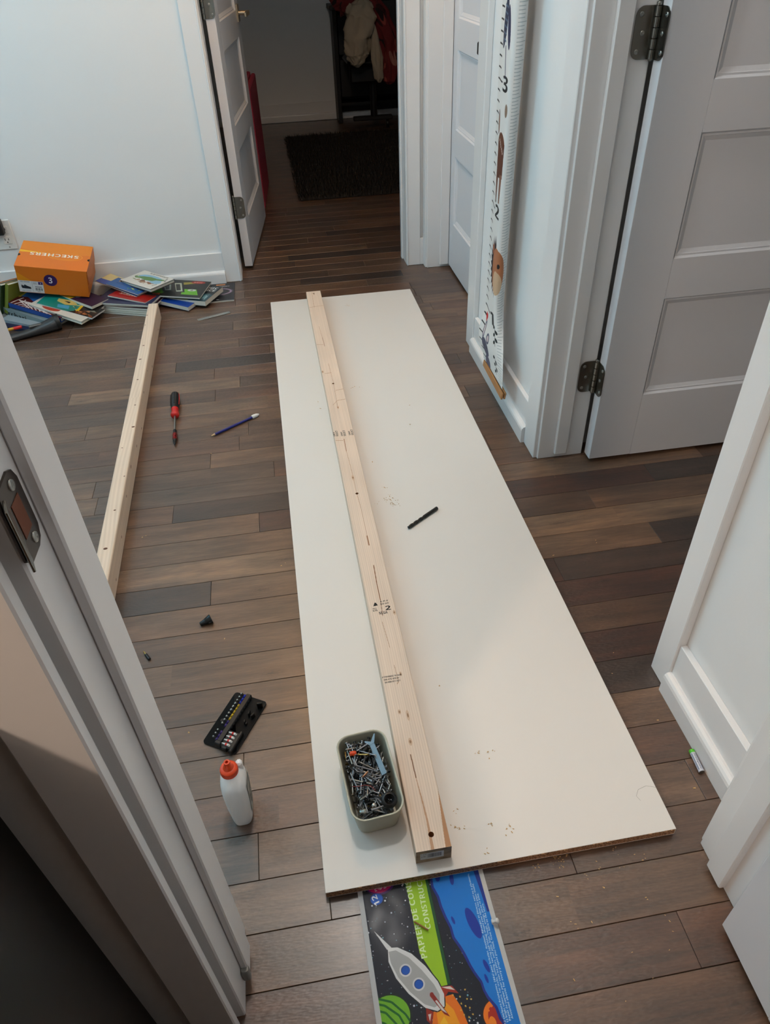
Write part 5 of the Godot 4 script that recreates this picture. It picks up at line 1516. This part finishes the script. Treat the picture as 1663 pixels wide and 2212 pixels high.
	di.text("le tyrannosaure", Vector2(70, 36), Vector2(216, 30), 20, Color(0.1, 0.09, 0.09)); di.text("et moi", Vector2(214, 34), Vector2(238, 96), 15, Color(0.1, 0.09, 0.09)); di.text("album", Vector2(226, 156), Vector2(220, 200), 11, Color(0.2, 0.18, 0.17))
	book("white square picture book with a green dinosaur on the cover, topmost of the heap", Vector3(-0.6587, 0.088, -3.0356), Vector3(0.707, 0, 0.707), Vector3(0.707, 0, -0.707), 0.19, 0.128, 0.014, cover_mat(di, Color(0.20, 0.13, 0.12)), g, true)
	var b6 := Print.new(256, 160, Color(0.76, 0.70, 0.50))
	b6.flat([0, 160, 0, 100, 256, 60, 256, 160], Color(0.20, 0.30, 0.60))
	book("cream and blue picture book at the upper left of the right-hand heap", Vector3(-0.7677, 0.082, -3.0708), Vector3(0.762, -0.106, 0.638), Vector3(0.644, 0.019, -0.765), 0.235, 0.085, 0.004, cover_mat(b6, Color(0.66, 0.55, 0.45)), g)
	var b7 := Print.new(256, 160, Color(0.16, 0.34, 0.58))
	b7.flat([30, 0, 256, 0, 256, 50, 120, 40, 40, 60], Color(0.62, 0.46, 0.34)); blotches(b7, 16, [Color(0.75, 0.72, 0.68), Color(0.40, 0.55, 0.22), Color(0.70, 0.42, 0.28)], 6, Vector2(40, 6), Vector2(200, 56), 18.0); blotches(b7, 12, [Color(0.75, 0.72, 0.40), Color(0.30, 0.55, 0.35)], 9, Vector2(150, 90), Vector2(230, 130), 10.0)
	b7.text("les aventures", Vector2(40, 92), Vector2(130, 92), 12, Color(0.08, 0.12, 0.25))
	book("blue picture book with small figures lying over the cream one", Vector3(-0.7159, 0.087, -3.0143), Vector3(0.802, -0.125, 0.585), Vector3(0.587, -0.017, -0.809), 0.169, 0.075, 0.004, cover_mat(b7, Color(0.4, 0.45, 0.6)), g)
	var rd := Print.new(256, 128, Color(0.60, 0.075, 0.05))
	rd.text("L'OURS DES BOIS", Vector2(40, 60), Vector2(170, 60), 24, Color(0.82, 0.72, 0.66)); rd.text("SAMEDI", Vector2(40, 92), Vector2(150, 92), 22, Color(0.82, 0.72, 0.66))
	book("red picture book with pale lettering, in the middle of the right-hand heap", Vector3(-0.7056, 0.062, -2.9466), Vector3(0.867, -0.055, 0.496), Vector3(0.494, -0.041, -0.869), 0.181, 0.13, 0.005, cover_mat(rd, Color(0.75, 0.70, 0.66)), g)
	var mag := [[Color(0.16, 0.17, 0.16), "dark grey magazine, lowest of the right-hand heap on the floor"], [Color(0.62, 0.64, 0.48), "pale green magazine, second from the floor in the right-hand heap"], [Color(0.70, 0.68, 0.62), "off-white magazine, third from the floor in the right-hand heap"],
		[Color(0.30, 0.13, 0.22), "plum magazine, fourth from the floor in the right-hand heap"], [Color(0.45, 0.09, 0.10), "red and blue speckled magazine, fifth from the floor in the right-hand heap"], [Color(0.15, 0.16, 0.28), "navy magazine just under the red picture book"]]
	var sp := Print.new(256, 128, Color(0.14, 0.16, 0.32))
	blotches(sp, 70, [Color(0.55, 0.10, 0.10), Color(0.2, 0.3, 0.55), Color(0.62, 0.15, 0.12), Color(0.12, 0.3, 0.2)], 12, Vector2(10, 10), Vector2(246, 120), 14.0)
	for i in 6:
		var cm: StandardMaterial3D = cover_mat(sp, Color(0.55, 0.2, 0.2)) if i == 4 else mat(mag[i][0], 0.4)
		book(mag[i][1], Vector3(-0.7814 + 0.004 * i + (0.01 if i == 3 else 0.0), 0.0085 + 0.0083 * i, -2.9388 + 0.004 * i), Vector3(0.92 + 0.004 * i, -0.004, 0.394 - 0.009 * i - (0.05 if i == 4 else 0.0)), Vector3(0.39, 0.0, -0.92), 0.245, 0.19, 0.0075, cm, g)
	# left-hand heap
	var dr := Print.new(256, 200, Color(0.12, 0.36, 0.62))
	dr.flat([0, 200, 0, 120, 40, 100, 90, 130, 150, 110, 200, 150, 256, 140, 256, 200], Color(0.30, 0.06, 0.09))
	for i in 12: dr.line([10 + i * 18, 196, 20 + (i * 31) % 150, 150, 30 + i * 17, 118 + (i * 13) % 40], 5, Color(0.80, 0.77, 0.76))
	dr.im.fill_rect(Rect2i(0, 0, 14, 120), Color(0.75, 0.66, 0.25))
	book("blue picture book with a maroon and white striped creature, left under the shoe box", Vector3(-1.085, 0.078, -2.9267), Vector3(0.875, -0.166, 0.454), Vector3(0.47, 0.074, -0.879), 0.24, 0.139, 0.02, cover_mat(dr, Color(0.05, 0.25, 0.55)), g, true, true)
	var wh := Print.new(256, 128, Color(0.78, 0.76, 0.72))
	wh.disc(60, 60, 12, 9, Color(0.05, 0.05, 0.05)); wh.disc(90, 100, 42, 22, Color(0.62, 0.20, 0.12)); wh.disc(30, 40, 24, 10, Color(0.85, 0.84, 0.82))
	book("white picture book with a black eye and red patch, between the blue and teal books", Vector3(-1.0024, 0.073, -2.9018), Vector3(0.848, -0.16, 0.505), Vector3(0.511, -0.007, -0.86), 0.25, 0.11, 0.013, cover_mat(wh, Color(0.76, 0.74, 0.68)), g, true)
	var te := Print.new(256, 128, Color(0.03, 0.46, 0.42))
	te.flat([60, 40, 130, 30, 160, 60, 110, 80, 64, 66], Color(0.72, 0.63, 0.35)); te.flat([90, 50, 120, 46, 118, 60], Color(0.1, 0.1, 0.1)); te.flat([80, 90, 130, 80, 140, 110, 90, 116], Color(0.25, 0.55, 0.68)); blotches(te, 8, [Color(0.12, 0.14, 0.13), Color(0.7, 0.62, 0.4)], 4, Vector2(140, 40), Vector2(180, 110), 10.0)
	te.flat([170, 0, 256, 0, 256, 128, 176, 128], Color(0.10, 0.085, 0.08)); te.flat([168, 0, 180, 0, 186, 128, 174, 128], Color(0.78, 0.62, 0.06))
	book("teal picture book with a small dog figure, under the front of the shoe box", Vector3(-0.9718, 0.075, -2.9016), Vector3(0.908, -0.191, 0.373), Vector3(0.394, 0.084, -0.915), 0.235, 0.10, 0.009, cover_mat(te, Color(0.55, 0.58, 0.70)), g)
	var yb := Print.new(256, 128, Color(0.09, 0.075, 0.065))
	yb.im.fill_rect(Rect2i(0, 0, 12, 128), Color(0.80, 0.64, 0.06)); yb.text("SCI", Vector2(26, 70), Vector2(60, 70), 26, Color(0.8, 0.78, 0.7)); blotches(yb, 24, [Color(0.45, 0.22, 0.10), Color(0.62, 0.40, 0.25), Color(0.25, 0.14, 0.1)], 5, Vector2(110, 60), Vector2(240, 118), 16.0); yb.flat([80, 0, 150, 0, 240, 60, 130, 70], Color(0.47, 0.46, 0.40))
	book("black and yellow book with brown pictures, right of the teal book", Vector3(-0.8993, 0.058, -2.8766), Vector3(0.877, -0.152, 0.456), Vector3(0.461, -0.002, -0.887), 0.165, 0.085, 0.006, cover_mat(yb, Color(0.60, 0.60, 0.70)), g)
	var yp := Print.new(256, 128, Color(0.13, 0.06, 0.18))
	yp.flat([0, 0, 120, 0, 90, 128, 0, 128], Color(0.84, 0.66, 0.10)); yp.disc(104, 70, 16, 26, Color(0.72, 0.70, 0.68))
	book("yellow and purple book peeking out below the shoe box", Vector3(-0.9015, 0.075, -2.9737), Vector3(0.783, -0.109, 0.612), Vector3(0.614, -0.022, -0.789), 0.183, 0.09, 0.011, cover_mat(yp, Color(0.76, 0.74, 0.66)), g)
	var gy := book("large grey-blue bound book with dark lettering on its spine, low in the left-hand heap", Vector3(-1.12, 0.056, -2.945), Vector3(0.829, -0.121, 0.547), Vector3(0.546, -0.044, -0.837), 0.255, 0.15, 0.032, mat(Color(0.44, 0.49, 0.50), 0.4), g, true, true)
	letters("spine_lettering", "orchari", 0.020, 0.115, M.ink, gy, Transform3D(Basis(Vector3(1, 0, 0), Vector3(0, 0, 1), Vector3(0, -1, 0)), Vector3(0.062, -0.019, 0.0006)))
	book("pale blue bound book under the grey-blue one", Vector3(-1.1241, 0.026, -2.8962), Vector3(0.86, -0.04, 0.508), Vector3(0.509, 0.011, -0.861), 0.18, 0.15, 0.012, mat(Color(0.52, 0.57, 0.60), 0.4), g, false, true)
	book("navy book lying on the floor at the bottom of the left-hand heap", Vector3(-1.115, 0.0125, -2.855), Vector3(0.88, 0, 0.47), Vector3(0.47, 0, -0.88), 0.13, 0.16, 0.012, mat(Color(0.03, 0.05, 0.20), 0.4), g, false, true)
	# upright leaning books at the far left
	var up := [[Color(0.42, 0.46, 0.16), -1.118, "green-spined book leaning upright at the left end of the heap"], [Color(0.14, 0.22, 0.13), -1.146, "dark green book leaning upright at the left end of the heap"], [Color(0.70, 0.42, 0.06), -1.174, "orange book leaning upright, leftmost of the heap"]]
	for u in up:
		var sg := Print.new(64, 128, u[0])
		blotches(sg, 18, [Color(0.55, 0.28, 0.12), Color(0.15, 0.42, 0.15), Color(0.5, 0.1, 0.12), Color(0.18, 0.1, 0.3)], int(-u[1] * 1000.0), Vector2(4, 10), Vector2(60, 120), 12.0)
		var e := Vector3(0.33, 0.86, 0.02)
		book(u[2], Vector3(u[1], 0.035, -2.94), e, Vector3(0.5, -0.1, -0.86), 0.125, 0.15, 0.017, cover_mat(sg, u[0]), g, true, true)
	# dark grey handheld thing at the left, in front of the books
	var v := thing("vacuum_nozzle", "dark grey plastic handheld vacuum nozzle on the floor in front of the left-hand heap", "nozzle", Vector3(-1.075, 0.0, -2.72), Basis(Vector3.UP, 0.42))
	var vg := Geo.new()
	var rings := []
	for q in [[0.0, 0.019, 0.017], [0.03, 0.020, 0.018], [0.09, 0.021, 0.019], [0.13, 0.025, 0.024], [0.155, 0.028, 0.028], [0.175, 0.031, 0.031], [0.19, 0.033, 0.034], [0.2, 0.031, 0.035]]:
		var ring := []
		for j in 20:
			var an := TAU * j / 20.0
			ring.append(Vector3(q[0], (q[2] + sin(an) * q[2]) * 0.78, cos(an) * q[1] * 0.9))
		rings.append(ring)
	vg.loft(rings)
	geo("tube", vg, mat(Color(0.17, 0.17, 0.175), 0.36), v)
	var vm := Geo.new()
	vm.lathe([Vector2(0.0265, 0), Vector2(0.030, 0.004), Vector2(0.030, 0.018), Vector2(0.030, 0.018), Vector2(0.022, 0.018), Vector2(0.020, 0.0)], 22, Transform3D(Basis(Vector3(0, 0, 1), Vector3(1, 0, 0), Vector3(0, 1, 0)), Vector3(0.195, 0.030, 0)))
	geo("mouth_collar", vm, M.black, v)
	var vl := Geo.new()
	vl.box(Vector3(0.125, 0.038, 0.0), Vector3(0.05, 0.008, 0.016), 0.003)
	geo("latch", vl, mat(Color(0.30, 0.31, 0.31), 0.4), v)
	var cr := thing("toy_marker", "red and yellow toy stick by the vacuum nozzle in front of the left-hand heap", "toy", Vector3(-1.06, 0.044, -2.735), Basis(Vector3.UP, 0.35))
	var c1 := Geo.new()
	c1.tube([Vector3(0, 0, 0), Vector3(0.028, 0, 0)], 0.0055, 10)
	geo("yellow_barrel", c1, mat(Color(0.72, 0.55, 0.12), 0.5), cr)
	var c2 := Geo.new()
	c2.tube([Vector3(0.028, 0, 0), Vector3(0.055, 0, 0), Vector3(0.058, 0, 0)], 0.0062, 10)
	geo("red_cap", c2, M.red, cr)

# ---------------------------------------------------------------- growth chart
func growth_chart() -> void:
	var t := thing("growth_chart", "white canvas growth chart with animals and a wooden foot bar, hanging on the right wall", "growth chart", Vector3.ZERO)
	var p := Print.new(256, 1536, Color(0.86, 0.865, 0.86))
	var ink := Color(0.08, 0.08, 0.09)
	# picture rows: v 0 at y 1.24 m, 1536 at y 0.10 m; u 0 at the far edge
	var yv := func(y: float) -> float: return (1.24 - y) / 1.14 * 1536.0
	for i in 46:
		var y := 0.2845 + (i - 11) * 0.02475
		var v: float = yv.call(y)
		var big := (i - 11) % 12 == 0
		p.im.fill_rect(Rect2i(2, int(v) - 2, 104 if big else 58, 5), ink)
	for q in [["1", 0.2845], ["2", 0.5815], ["3", 0.8785]]:
		var v: float = yv.call(q[1])
		p.text(q[0], Vector2(112, v + 24), Vector2(176, v + 24), 48, ink)
	for i in 150:
		var v := 10.0 + i * 10.2
		p.im.fill_rect(Rect2i(204, int(v), 50 if i % 5 == 0 else 36, 2), Color(0.62, 0.66, 0.67))
	# heart
	var hv: float = yv.call(0.262)
	p.line([14, hv, 40, hv], 3, ink)
	p.disc(46, hv - 4, 9, 9, Color(0.75, 0.08, 0.08)); p.disc(62, hv - 4, 9, 9, Color(0.75, 0.08, 0.08)); p.flat([37, hv, 71, hv, 54, hv + 22], Color(0.75, 0.08, 0.08))
	# feathered leaf tail
	var lv: float = yv.call(1.0)
	p.disc(100, lv, 26, 74, Color(0.14, 0.17, 0.27), 0.25); p.disc(150, lv + 10, 16, 60, Color(0.16, 0.17, 0.30), -0.2)
	for i in 6: p.line([82, lv - 46 + i * 18, 122, lv - 40 + i * 18], 5, Color(0.32, 0.40, 0.50))
	p.line([122, lv + 60, 140, lv + 150], 8, Color(0.17, 0.18, 0.30)); p.disc(160, lv - 110, 30, 28, Color(0.20, 0.13, 0.30))
	# fawn
	var fv: float = yv.call(0.735)
	p.disc(90, fv - 74, 13, 38, Color(0.36, 0.20, 0.12), -0.15); p.disc(92, fv - 70, 6, 26, Color(0.55, 0.38, 0.28), -0.15)
	p.disc(140, fv - 10, 44, 40, Color(0.36, 0.19, 0.10)); p.flat([100, fv, 184, fv - 20, 180, fv + 90, 120, fv + 96, 98, fv + 60], Color(0.35, 0.18, 0.10)); p.flat([100, fv + 60, 128, fv + 90, 118, fv + 176, 104, fv + 178, 96, fv + 100], Color(0.35, 0.18, 0.10)); p.flat([150, fv + 80, 178, fv + 80, 166, fv + 176, 152, fv + 176], Color(0.50, 0.34, 0.27))
	for i in 7: p.disc(122 + (i * 23) % 52, fv - 24 + (i * 17) % 40, 4, 4, Color(0.82, 0.78, 0.74))
	p.im.fill_rect(Rect2i(103, int(fv) + 176, 15, 8), Color(0.08, 0.06, 0.05)); p.disc(176, fv - 120, 12, 20, Color(0.5, 0.42, 0.36))
	# hedgehog
	var gv: float = yv.call(0.435)
	var spk := []
	for i in 26:
		var a := PI * 0.5 + PI * i / 25.0
		spk.append(Vector2(170, gv) + Vector2(cos(a) * 96, sin(a) * 118) * (1.0 if i % 2 == 0 else 0.72))
	p.poly(spk, Color(0.17, 0.12, 0.14)); p.disc(176, gv + 12, 52, 86, Color(0.66, 0.42, 0.28)); p.disc(182, gv + 56, 36, 46, Color(0.78, 0.66, 0.54)); p.disc(128, gv - 58, 15, 20, Color(0.62, 0.38, 0.26)); p.disc(196, gv - 12, 7, 9, Color(0.08, 0.07, 0.08))
	# bunny and leaves
	var bv: float = yv.call(0.175)
	p.disc(60, bv, 34, 36, Color(0.30, 0.31, 0.40)); p.disc(54, bv - 66, 11, 40, Color(0.30, 0.31, 0.40), 0.3); p.disc(54, bv - 66, 6, 30, Color(0.80, 0.76, 0.76), 0.3); p.disc(100, bv - 48, 14, 26, Color(0.30, 0.31, 0.40), 0.5); p.disc(100, bv - 48, 8, 16, Color(0.80, 0.74, 0.74), 0.5)
	p.disc(52, bv - 4, 4, 5, ink); p.disc(76, bv - 4, 4, 5, ink); p.disc(62, bv + 66, 30, 34, Color(0.33, 0.34, 0.43))
	for q in [[176, 0.245], [166, 0.160]]:
		var v: float = yv.call(q[1])
		for k in 5: p.disc(q[0] + (k % 2) * 20, v - 30 + k * 14, 10, 6, Color(0.1, 0.13, 0.13), 0.6 * (1 if k % 2 else -1))
		p.line([q[0] + 10, v - 34, q[0] + 10, v + 36], 3, ink)
	var canvas := tmat(p.tex(), 0.7)
	# strip: distance from the wall over its width, drawn in towards the bar at the foot
	var rows := []
	var curve := Curve3D.new()
	curve.bake_interval = 0.003
	for q in [[0.613, -2.022, 0.0, 0.02], [0.602, -1.945, -0.003, 0.03], [0.5985, -1.893, 0.0, 0.013], [0.608, -1.8745, 0.008, 0.0], [0.634, -1.899, 0.01, -0.01]]:
		curve.add_point(Vector3(q[0], q[1], 0), Vector3(-q[2], -q[3], 0), Vector3(q[2], q[3], 0))
	for i in 61:
		var k := i / 60.0
		var y := lerpf(1.24, 0.118, k)
		var low := smoothstep(0.34, 0.13, y)
		var belly := exp(-pow((y - 0.20) / 0.05, 2.0))
		var row := []
		for j in 21:
			var u := j / 20.0
			var c := curve.sample_baked(u * curve.get_baked_length())
			var free := Vector2(c.x, c.y)
			var held := Vector2(0.604, lerpf(-1.972, -1.770, u))
			var q := free.lerp(held, low)
			q.x -= belly * 0.018 * (1.0 - u) - 0.002 * sin(u * 3.0 + y * 4.0)
			q.y -= belly * 0.012 * (1.0 - u)
			row.append(Vector3(q.x, y, q.y))
		rows.append(row)
	var g := Geo.new()
	g.loft(rows, false)
	for i in g.v.size():
		g.t[i] = Vector2(g.t[i].x * 21.0 / 20.0, (1.24 - g.v[i].y) / 1.14)
	geo("canvas", g, canvas, t)
	# clamp bar: two slats resting on the shoe moulding, leaning on the baseboard
	var w := mat(Color(0.66, 0.45, 0.25), 0.55)
	var tex := ImageTexture.create_from_image(pine_picture(512, 64, 91))
	w.albedo_texture = tex
	w.uv1_scale = Vector3(4, 20, 1)
	w.albedo_color = Color(0.68, 0.53, 0.35)
	for k in 2:
		var s := Geo.new()
		s.box(Vector3.ZERO, Vector3(0.0055, 0.021, 0.205), 0.0012, Transform3D(Basis(Vector3(1, 0, 0), 0.045) * Basis(Vector3(0, 0, 1), -0.12), Vector3(0.606 + 0.0085 * k, 0.098, -1.872)))
		geo("bar_slat", s, w, t)

# ---------------------------------------------------------------- the dark room
func dark_room() -> void:
	var bm := mat(Color(0.035, 0.032, 0.032), 0.5)
	var t := thing("black_desk", "black desk with drawers standing against the far wall of the dark room", "desk", Vector3(0.62, 0, -6.51))
	block("side_panel", Vector3(0, 0.0, 0), Vector3(0.03, 0.74, 0.20), bm, t, 0.003)
	block("side_panel", Vector3(0.62, 0.0, 0), Vector3(0.65, 0.74, 0.20), bm, t, 0.003)
	block("top", Vector3(-0.02, 0.74, -0.02), Vector3(0.67, 0.77, 0.22), bm, t, 0.003)
	block("back_panel", Vector3(0.03, 0.05, 0.0), Vector3(0.62, 0.74, 0.015), bm, t)
	block("shelf", Vector3(0.03, 0.12, 0.02), Vector3(0.62, 0.14, 0.19), bm, t)
	for y in [0.18, 0.46]:
		var dr := block("drawer", Vector3(0.034, y, 0.10), Vector3(0.616, y + 0.25, 0.195), bm, t, 0.003)
		block("drawer_handle", Vector3(0.26, y + 0.19, 0.195), Vector3(0.39, y + 0.205, 0.21), M.darksteel, dr, 0.002)
	var ch := thing("chair_base", "grey metal swivel chair foot with a caster in the dark room", "chair", Vector3(0.86, 0.009, -5.88))
	block("foot_bar", Vector3(-0.16, 0.055, -0.162), Vector3(0.14, 0.085, -0.118), mat(Color(0.22, 0.22, 0.22), 0.4, 0.6), ch, 0.006)
	var cs := Geo.new()
	cs.lathe([Vector2(0, -0.01), Vector2(0.026, -0.01), Vector2(0.028, -0.006), Vector2(0.028, 0.006), Vector2(0.026, 0.01), Vector2(0, 0.01)], 18, Transform3D(Basis(Vector3(0, 1, 0), Vector3(1, 0, 0), Vector3(0, 0, -1)), Vector3(0.10, 0.028, -0.13)))
	geo("caster", cs, M.black, ch)
	var cst := Geo.new()
	cst.tube([Vector3(0.0, 0.08, -0.14), Vector3(0.0, 0.43, -0.14)], 0.025, 12)
	geo("column", cst, M.black, ch)
	var seat := Geo.new()
	seat.box(Vector3(0.0, 0.45, -0.14), Vector3(0.40, 0.06, 0.36), 0.025)
	geo("seat", seat, bm, ch)
	var bk := Geo.new()
	bk.box(Vector3(0.0, 0.56, -0.06), Vector3(0.36, 0.50, 0.04), 0.015)
	geo("backrest", bk, bm, ch)
	# clothes thrown over the chair
	var fn := noise(33, 3.2, 3)
	var soft := func(path: Array, seed_: float, rough: float) -> Geo:
		# path: [centre, half width, half depth] from one end to the other
		var g := Geo.new()
		var rings := []
		var n := path.size() - 1
		for i in n * 8 + 1:
			var f := minf(i / 8.0, n - 0.0001)
			var k := int(f)
			var w := smoothstep(0.0, 1.0, f - k) * 0.5 + (f - k) * 0.5
			var c: Vector3 = (path[k][0] as Vector3).lerp(path[k + 1][0], w)
			var hw := lerpf(path[k][1], path[k + 1][1], w)
			var hd := lerpf(path[k][2], path[k + 1][2], w)
			var along_: Vector3 = ((path[k + 1][0] as Vector3) - path[k][0]).normalized()
			var side_ := along_.cross(Vector3(0, 0, 1)).normalized()
			var ring := []
			for j in 40:
				var an := TAU * j / 40.0
				var fold := 1.0 + rough * (0.5 * sin(an * 4.0 + f * 1.7 + seed_) + 1.1 * fn.get_noise_3d(cos(an) * 0.5 + seed_, sin(an) * 0.5, f * 0.35))
				ring.append(c + side_ * cos(an) * hw * fold + Vector3(0, 0, 1) * sin(an) * hd * fold)
			rings.append(ring)
		g.loft(rings)
		return g
	var cream := mat(Color(0.66, 0.62, 0.55), 0.95)
	cream.rim_enabled = true; cream.rim = 0.3
	tag(geo("blanket", soft.call([[Vector3(0.765, 0.835, -5.77), 0.02, 0.02], [Vector3(0.765, 0.80, -5.76), 0.075, 0.05], [Vector3(0.755, 0.735, -5.75), 0.098, 0.06], [Vector3(0.727, 0.62, -5.75), 0.096, 0.06], [Vector3(0.720, 0.52, -5.76), 0.072, 0.055], [Vector3(0.720, 0.465, -5.77), 0.042, 0.04], [Vector3(0.722, 0.442, -5.77), 0.01, 0.01]], 1.0, 0.28), cream, self), "cream fleece blanket bundled over the chair in the dark room", "blanket")
	tag(geo("blanket", soft.call([[Vector3(0.835, 0.70, -5.76), 0.012, 0.012], [Vector3(0.848, 0.62, -5.75), 0.024, 0.03], [Vector3(0.858, 0.49, -5.75), 0.040, 0.035], [Vector3(0.870, 0.37, -5.76), 0.030, 0.03], [Vector3(0.872, 0.345, -5.76), 0.01, 0.01]], 4.0, 0.2), cream, self), "hanging tail of cream fleece beside the bundled blanket in the dark room", "blanket")
	var rp := Print.new(256, 256, Color(0.40, 0.10, 0.11))
	blotches(rp, 60, [Color(0.20, 0.05, 0.06), Color(0.55, 0.25, 0.22), Color(0.12, 0.05, 0.06), Color(0.60, 0.40, 0.36)], 2, Vector2(5, 5), Vector2(250, 250), 16.0)
	tag(geo("jacket", soft.call([[Vector3(0.575, 0.80, -5.80), 0.03, 0.02], [Vector3(0.62, 0.83, -5.81), 0.085, 0.05], [Vector3(0.74, 0.84, -5.83), 0.08, 0.05], [Vector3(0.88, 0.74, -5.82), 0.07, 0.05], [Vector3(0.945, 0.60, -5.80), 0.06, 0.05], [Vector3(0.955, 0.45, -5.78), 0.055, 0.045], [Vector3(0.945, 0.345, -5.78), 0.045, 0.035], [Vector3(0.943, 0.325, -5.78), 0.01, 0.01]], 7.0, 0.3), tmat(rp.tex(), 0.9), self), "dark red patterned jacket hanging over the chair behind the cream blanket", "jacket")
	# shaggy rug
	var rug := thing("rug", "dark shaggy rug on the floor of the dark room", "rug", Vector3(0.17, 0, -4.27))
	block("backing", Vector3(0, 0.001, -1.66), Vector3(1.35, 0.008, 0), mat(Color(0.11, 0.10, 0.09), 0.95), rug)
	var tuft := Geo.new()
	for k in 3:
		var a := TAU * k / 3.0
		var d := Vector3(cos(a), 0, sin(a))
		tuft.poly([d * 0.004 + Vector3(-d.z, 0, d.x) * 0.002, d * 0.004 - Vector3(-d.z, 0, d.x) * 0.002, d * 0.013 + Vector3(0, 0.020, 0)], (d + Vector3.UP).normalized())
	var mm := MultiMesh.new()
	mm.transform_format = MultiMesh.TRANSFORM_3D
	mm.mesh = tuft.mesh()
	var r := RandomNumberGenerator.new()
	r.seed = 3
	mm.instance_count = 9000
	for i in 9000:
		var s := r.randf_range(0.8, 1.5)
		mm.set_instance_transform(i, Transform3D(Basis(Vector3.UP, r.randf() * TAU).scaled(Vector3(s, s, s)), Vector3(r.randf_range(-0.01, 1.35), 0.007, -1.66 * pow(r.randf(), 1.6) + r.randf_range(-0.01, 0.012))))
	var mi := MultiMeshInstance3D.new()
	mi.name = "pile"
	mi.multimesh = mm
	mi.material_override = mat(Color(0.17, 0.155, 0.14), 0.95)
	mi.set_meta("kind", "stuff")
	rug.add_child(mi, true)
	# pink mat standing behind the open door
	var pk := thing("play_mat", "folded pink play mat standing on edge behind the open far door", "mat", Vector3(-0.030, 0.002, -4.17), Basis(Vector3.UP, deg_to_rad(86)))
	for k in 2:
		var g := Geo.new()
		g.box(Vector3(0.27, 0.29 + 0.005 * k, -0.014 - k * 0.026), Vector3(0.54, 0.58 + 0.01 * k, 0.024), 0.006)
		geo("mat_leaf", g, mat(Color(0.62, 0.16, 0.26), 0.6), pk)

# ---------------------------------------------------------------- outlet, black cabinet
func near_things() -> void:
	var o := thing("wall_outlet", "white double outlet plate with a black adapter at the left edge of the back wall", "outlet", Vector3(-1.107, 0.272, -3.153))
	var g := Geo.new()
	g.box(Vector3(0, 0, 0.003), Vector3(0.118, 0.116, 0.006), 0.0022)
	geo("cover_plate", g, M.white, o)
	for x in [-0.028, 0.028]:
		for y in [-0.020, 0.020]:
			var f := Geo.new()
			f.box(Vector3(x, y, 0.0065), Vector3(0.034, 0.030, 0.003), 0.001)
			var r := geo("receptacle", f, M.white, o)
			var s := Geo.new()
			s.box(Vector3(x - 0.0065, y + 0.003, 0.0081), Vector3(0.0022, 0.009, 0.0004)); s.box(Vector3(x + 0.0065, y + 0.003, 0.0081), Vector3(0.0022, 0.008, 0.0004))
			s.lathe([Vector2(0.0026, 0), Vector2(0, 0.0001)], 10, Transform3D(Basis(Vector3(1, 0, 0), Vector3(0, 0, 1), Vector3(0, -1, 0)), Vector3(x, y - 0.008, 0.0082)))
			geo("slots", s, M.gap, r)
	var sc := Geo.new()
	sc.lathe([Vector2(0.003, 0), Vector2(0.002, 0.001), Vector2(0, 0.001)], 10, Transform3D(Basis(Vector3(1, 0, 0), Vector3(0, 0, 1), Vector3(0, -1, 0)), Vector3(0.028, -0.048, 0.006)))
	geo("screw", sc, M.steel, o)
	var pl := thing("power_adapter", "black power adapter plugged into the outlet at the left edge", "adapter", Vector3(-1.088, 0.302, -3.145))
	var b := Geo.new()
	b.box(Vector3(-0.012, 0.008, 0.016), Vector3(0.055, 0.062, 0.030), 0.004)
	geo("body", b, M.black, pl)
	for x in [-0.0065, 0.0065]:
		var pr := Geo.new()
		pr.box(Vector3(x - 0.0, -0.006, -0.001), Vector3(0.0016, 0.006, 0.005))
		geo("prong", pr, M.steel, pl)
	var bu := thing("door_bumper", "small grey rubber bumper at the foot of the stop on the left jamb", "bumper", Vector3(-0.174, 0.0, -0.396))
	var bg := Geo.new()
	bg.loft([rrect(0, 0, 0.011, 0.010, 0.003, 0.022, Transform3D.IDENTITY), rrect(0, 0.001, 0.012, 0.012, 0.004, 0.024, Transform3D.IDENTITY), rrect(0, 0.001, 0.012, 0.012, 0.004, 0.046, Transform3D.IDENTITY), rrect(0, 0, 0.010, 0.009, 0.003, 0.050, Transform3D.IDENTITY)])
	geo("pad", bg, mat(Color(0.55, 0.55, 0.53), 0.6), bu)
	var c := thing("black_cabinet", "glossy black cabinet in the near left corner beside the doorway casing", "cabinet", Vector3(-0.268, 0, -0.325))
	var bl := mat(Color(0.02, 0.019, 0.018), 0.35)
	block("body", Vector3(-0.55, 0.05, 0), Vector3(0, 0.775, 0.55), bl, c, 0.003)
	block("top", Vector3(-0.56, 0.775, -0.003), Vector3(0.004, 0.796, 0.56), bl, c, 0.003)
	block("plinth", Vector3(-0.54, 0, 0.02), Vector3(-0.01, 0.05, 0.53), bl, c)
	for k in 2:
		var d := block("cabinet_door", Vector3(-0.545 + k * 0.273, 0.06, 0.55), Vector3(-0.275 + k * 0.273, 0.77, 0.568), bl, c, 0.002)
		block("handle", Vector3(-0.305 + k * 0.07, 0.45, 0.568), Vector3(-0.293 + k * 0.07, 0.6, 0.59), M.darksteel, d, 0.003)
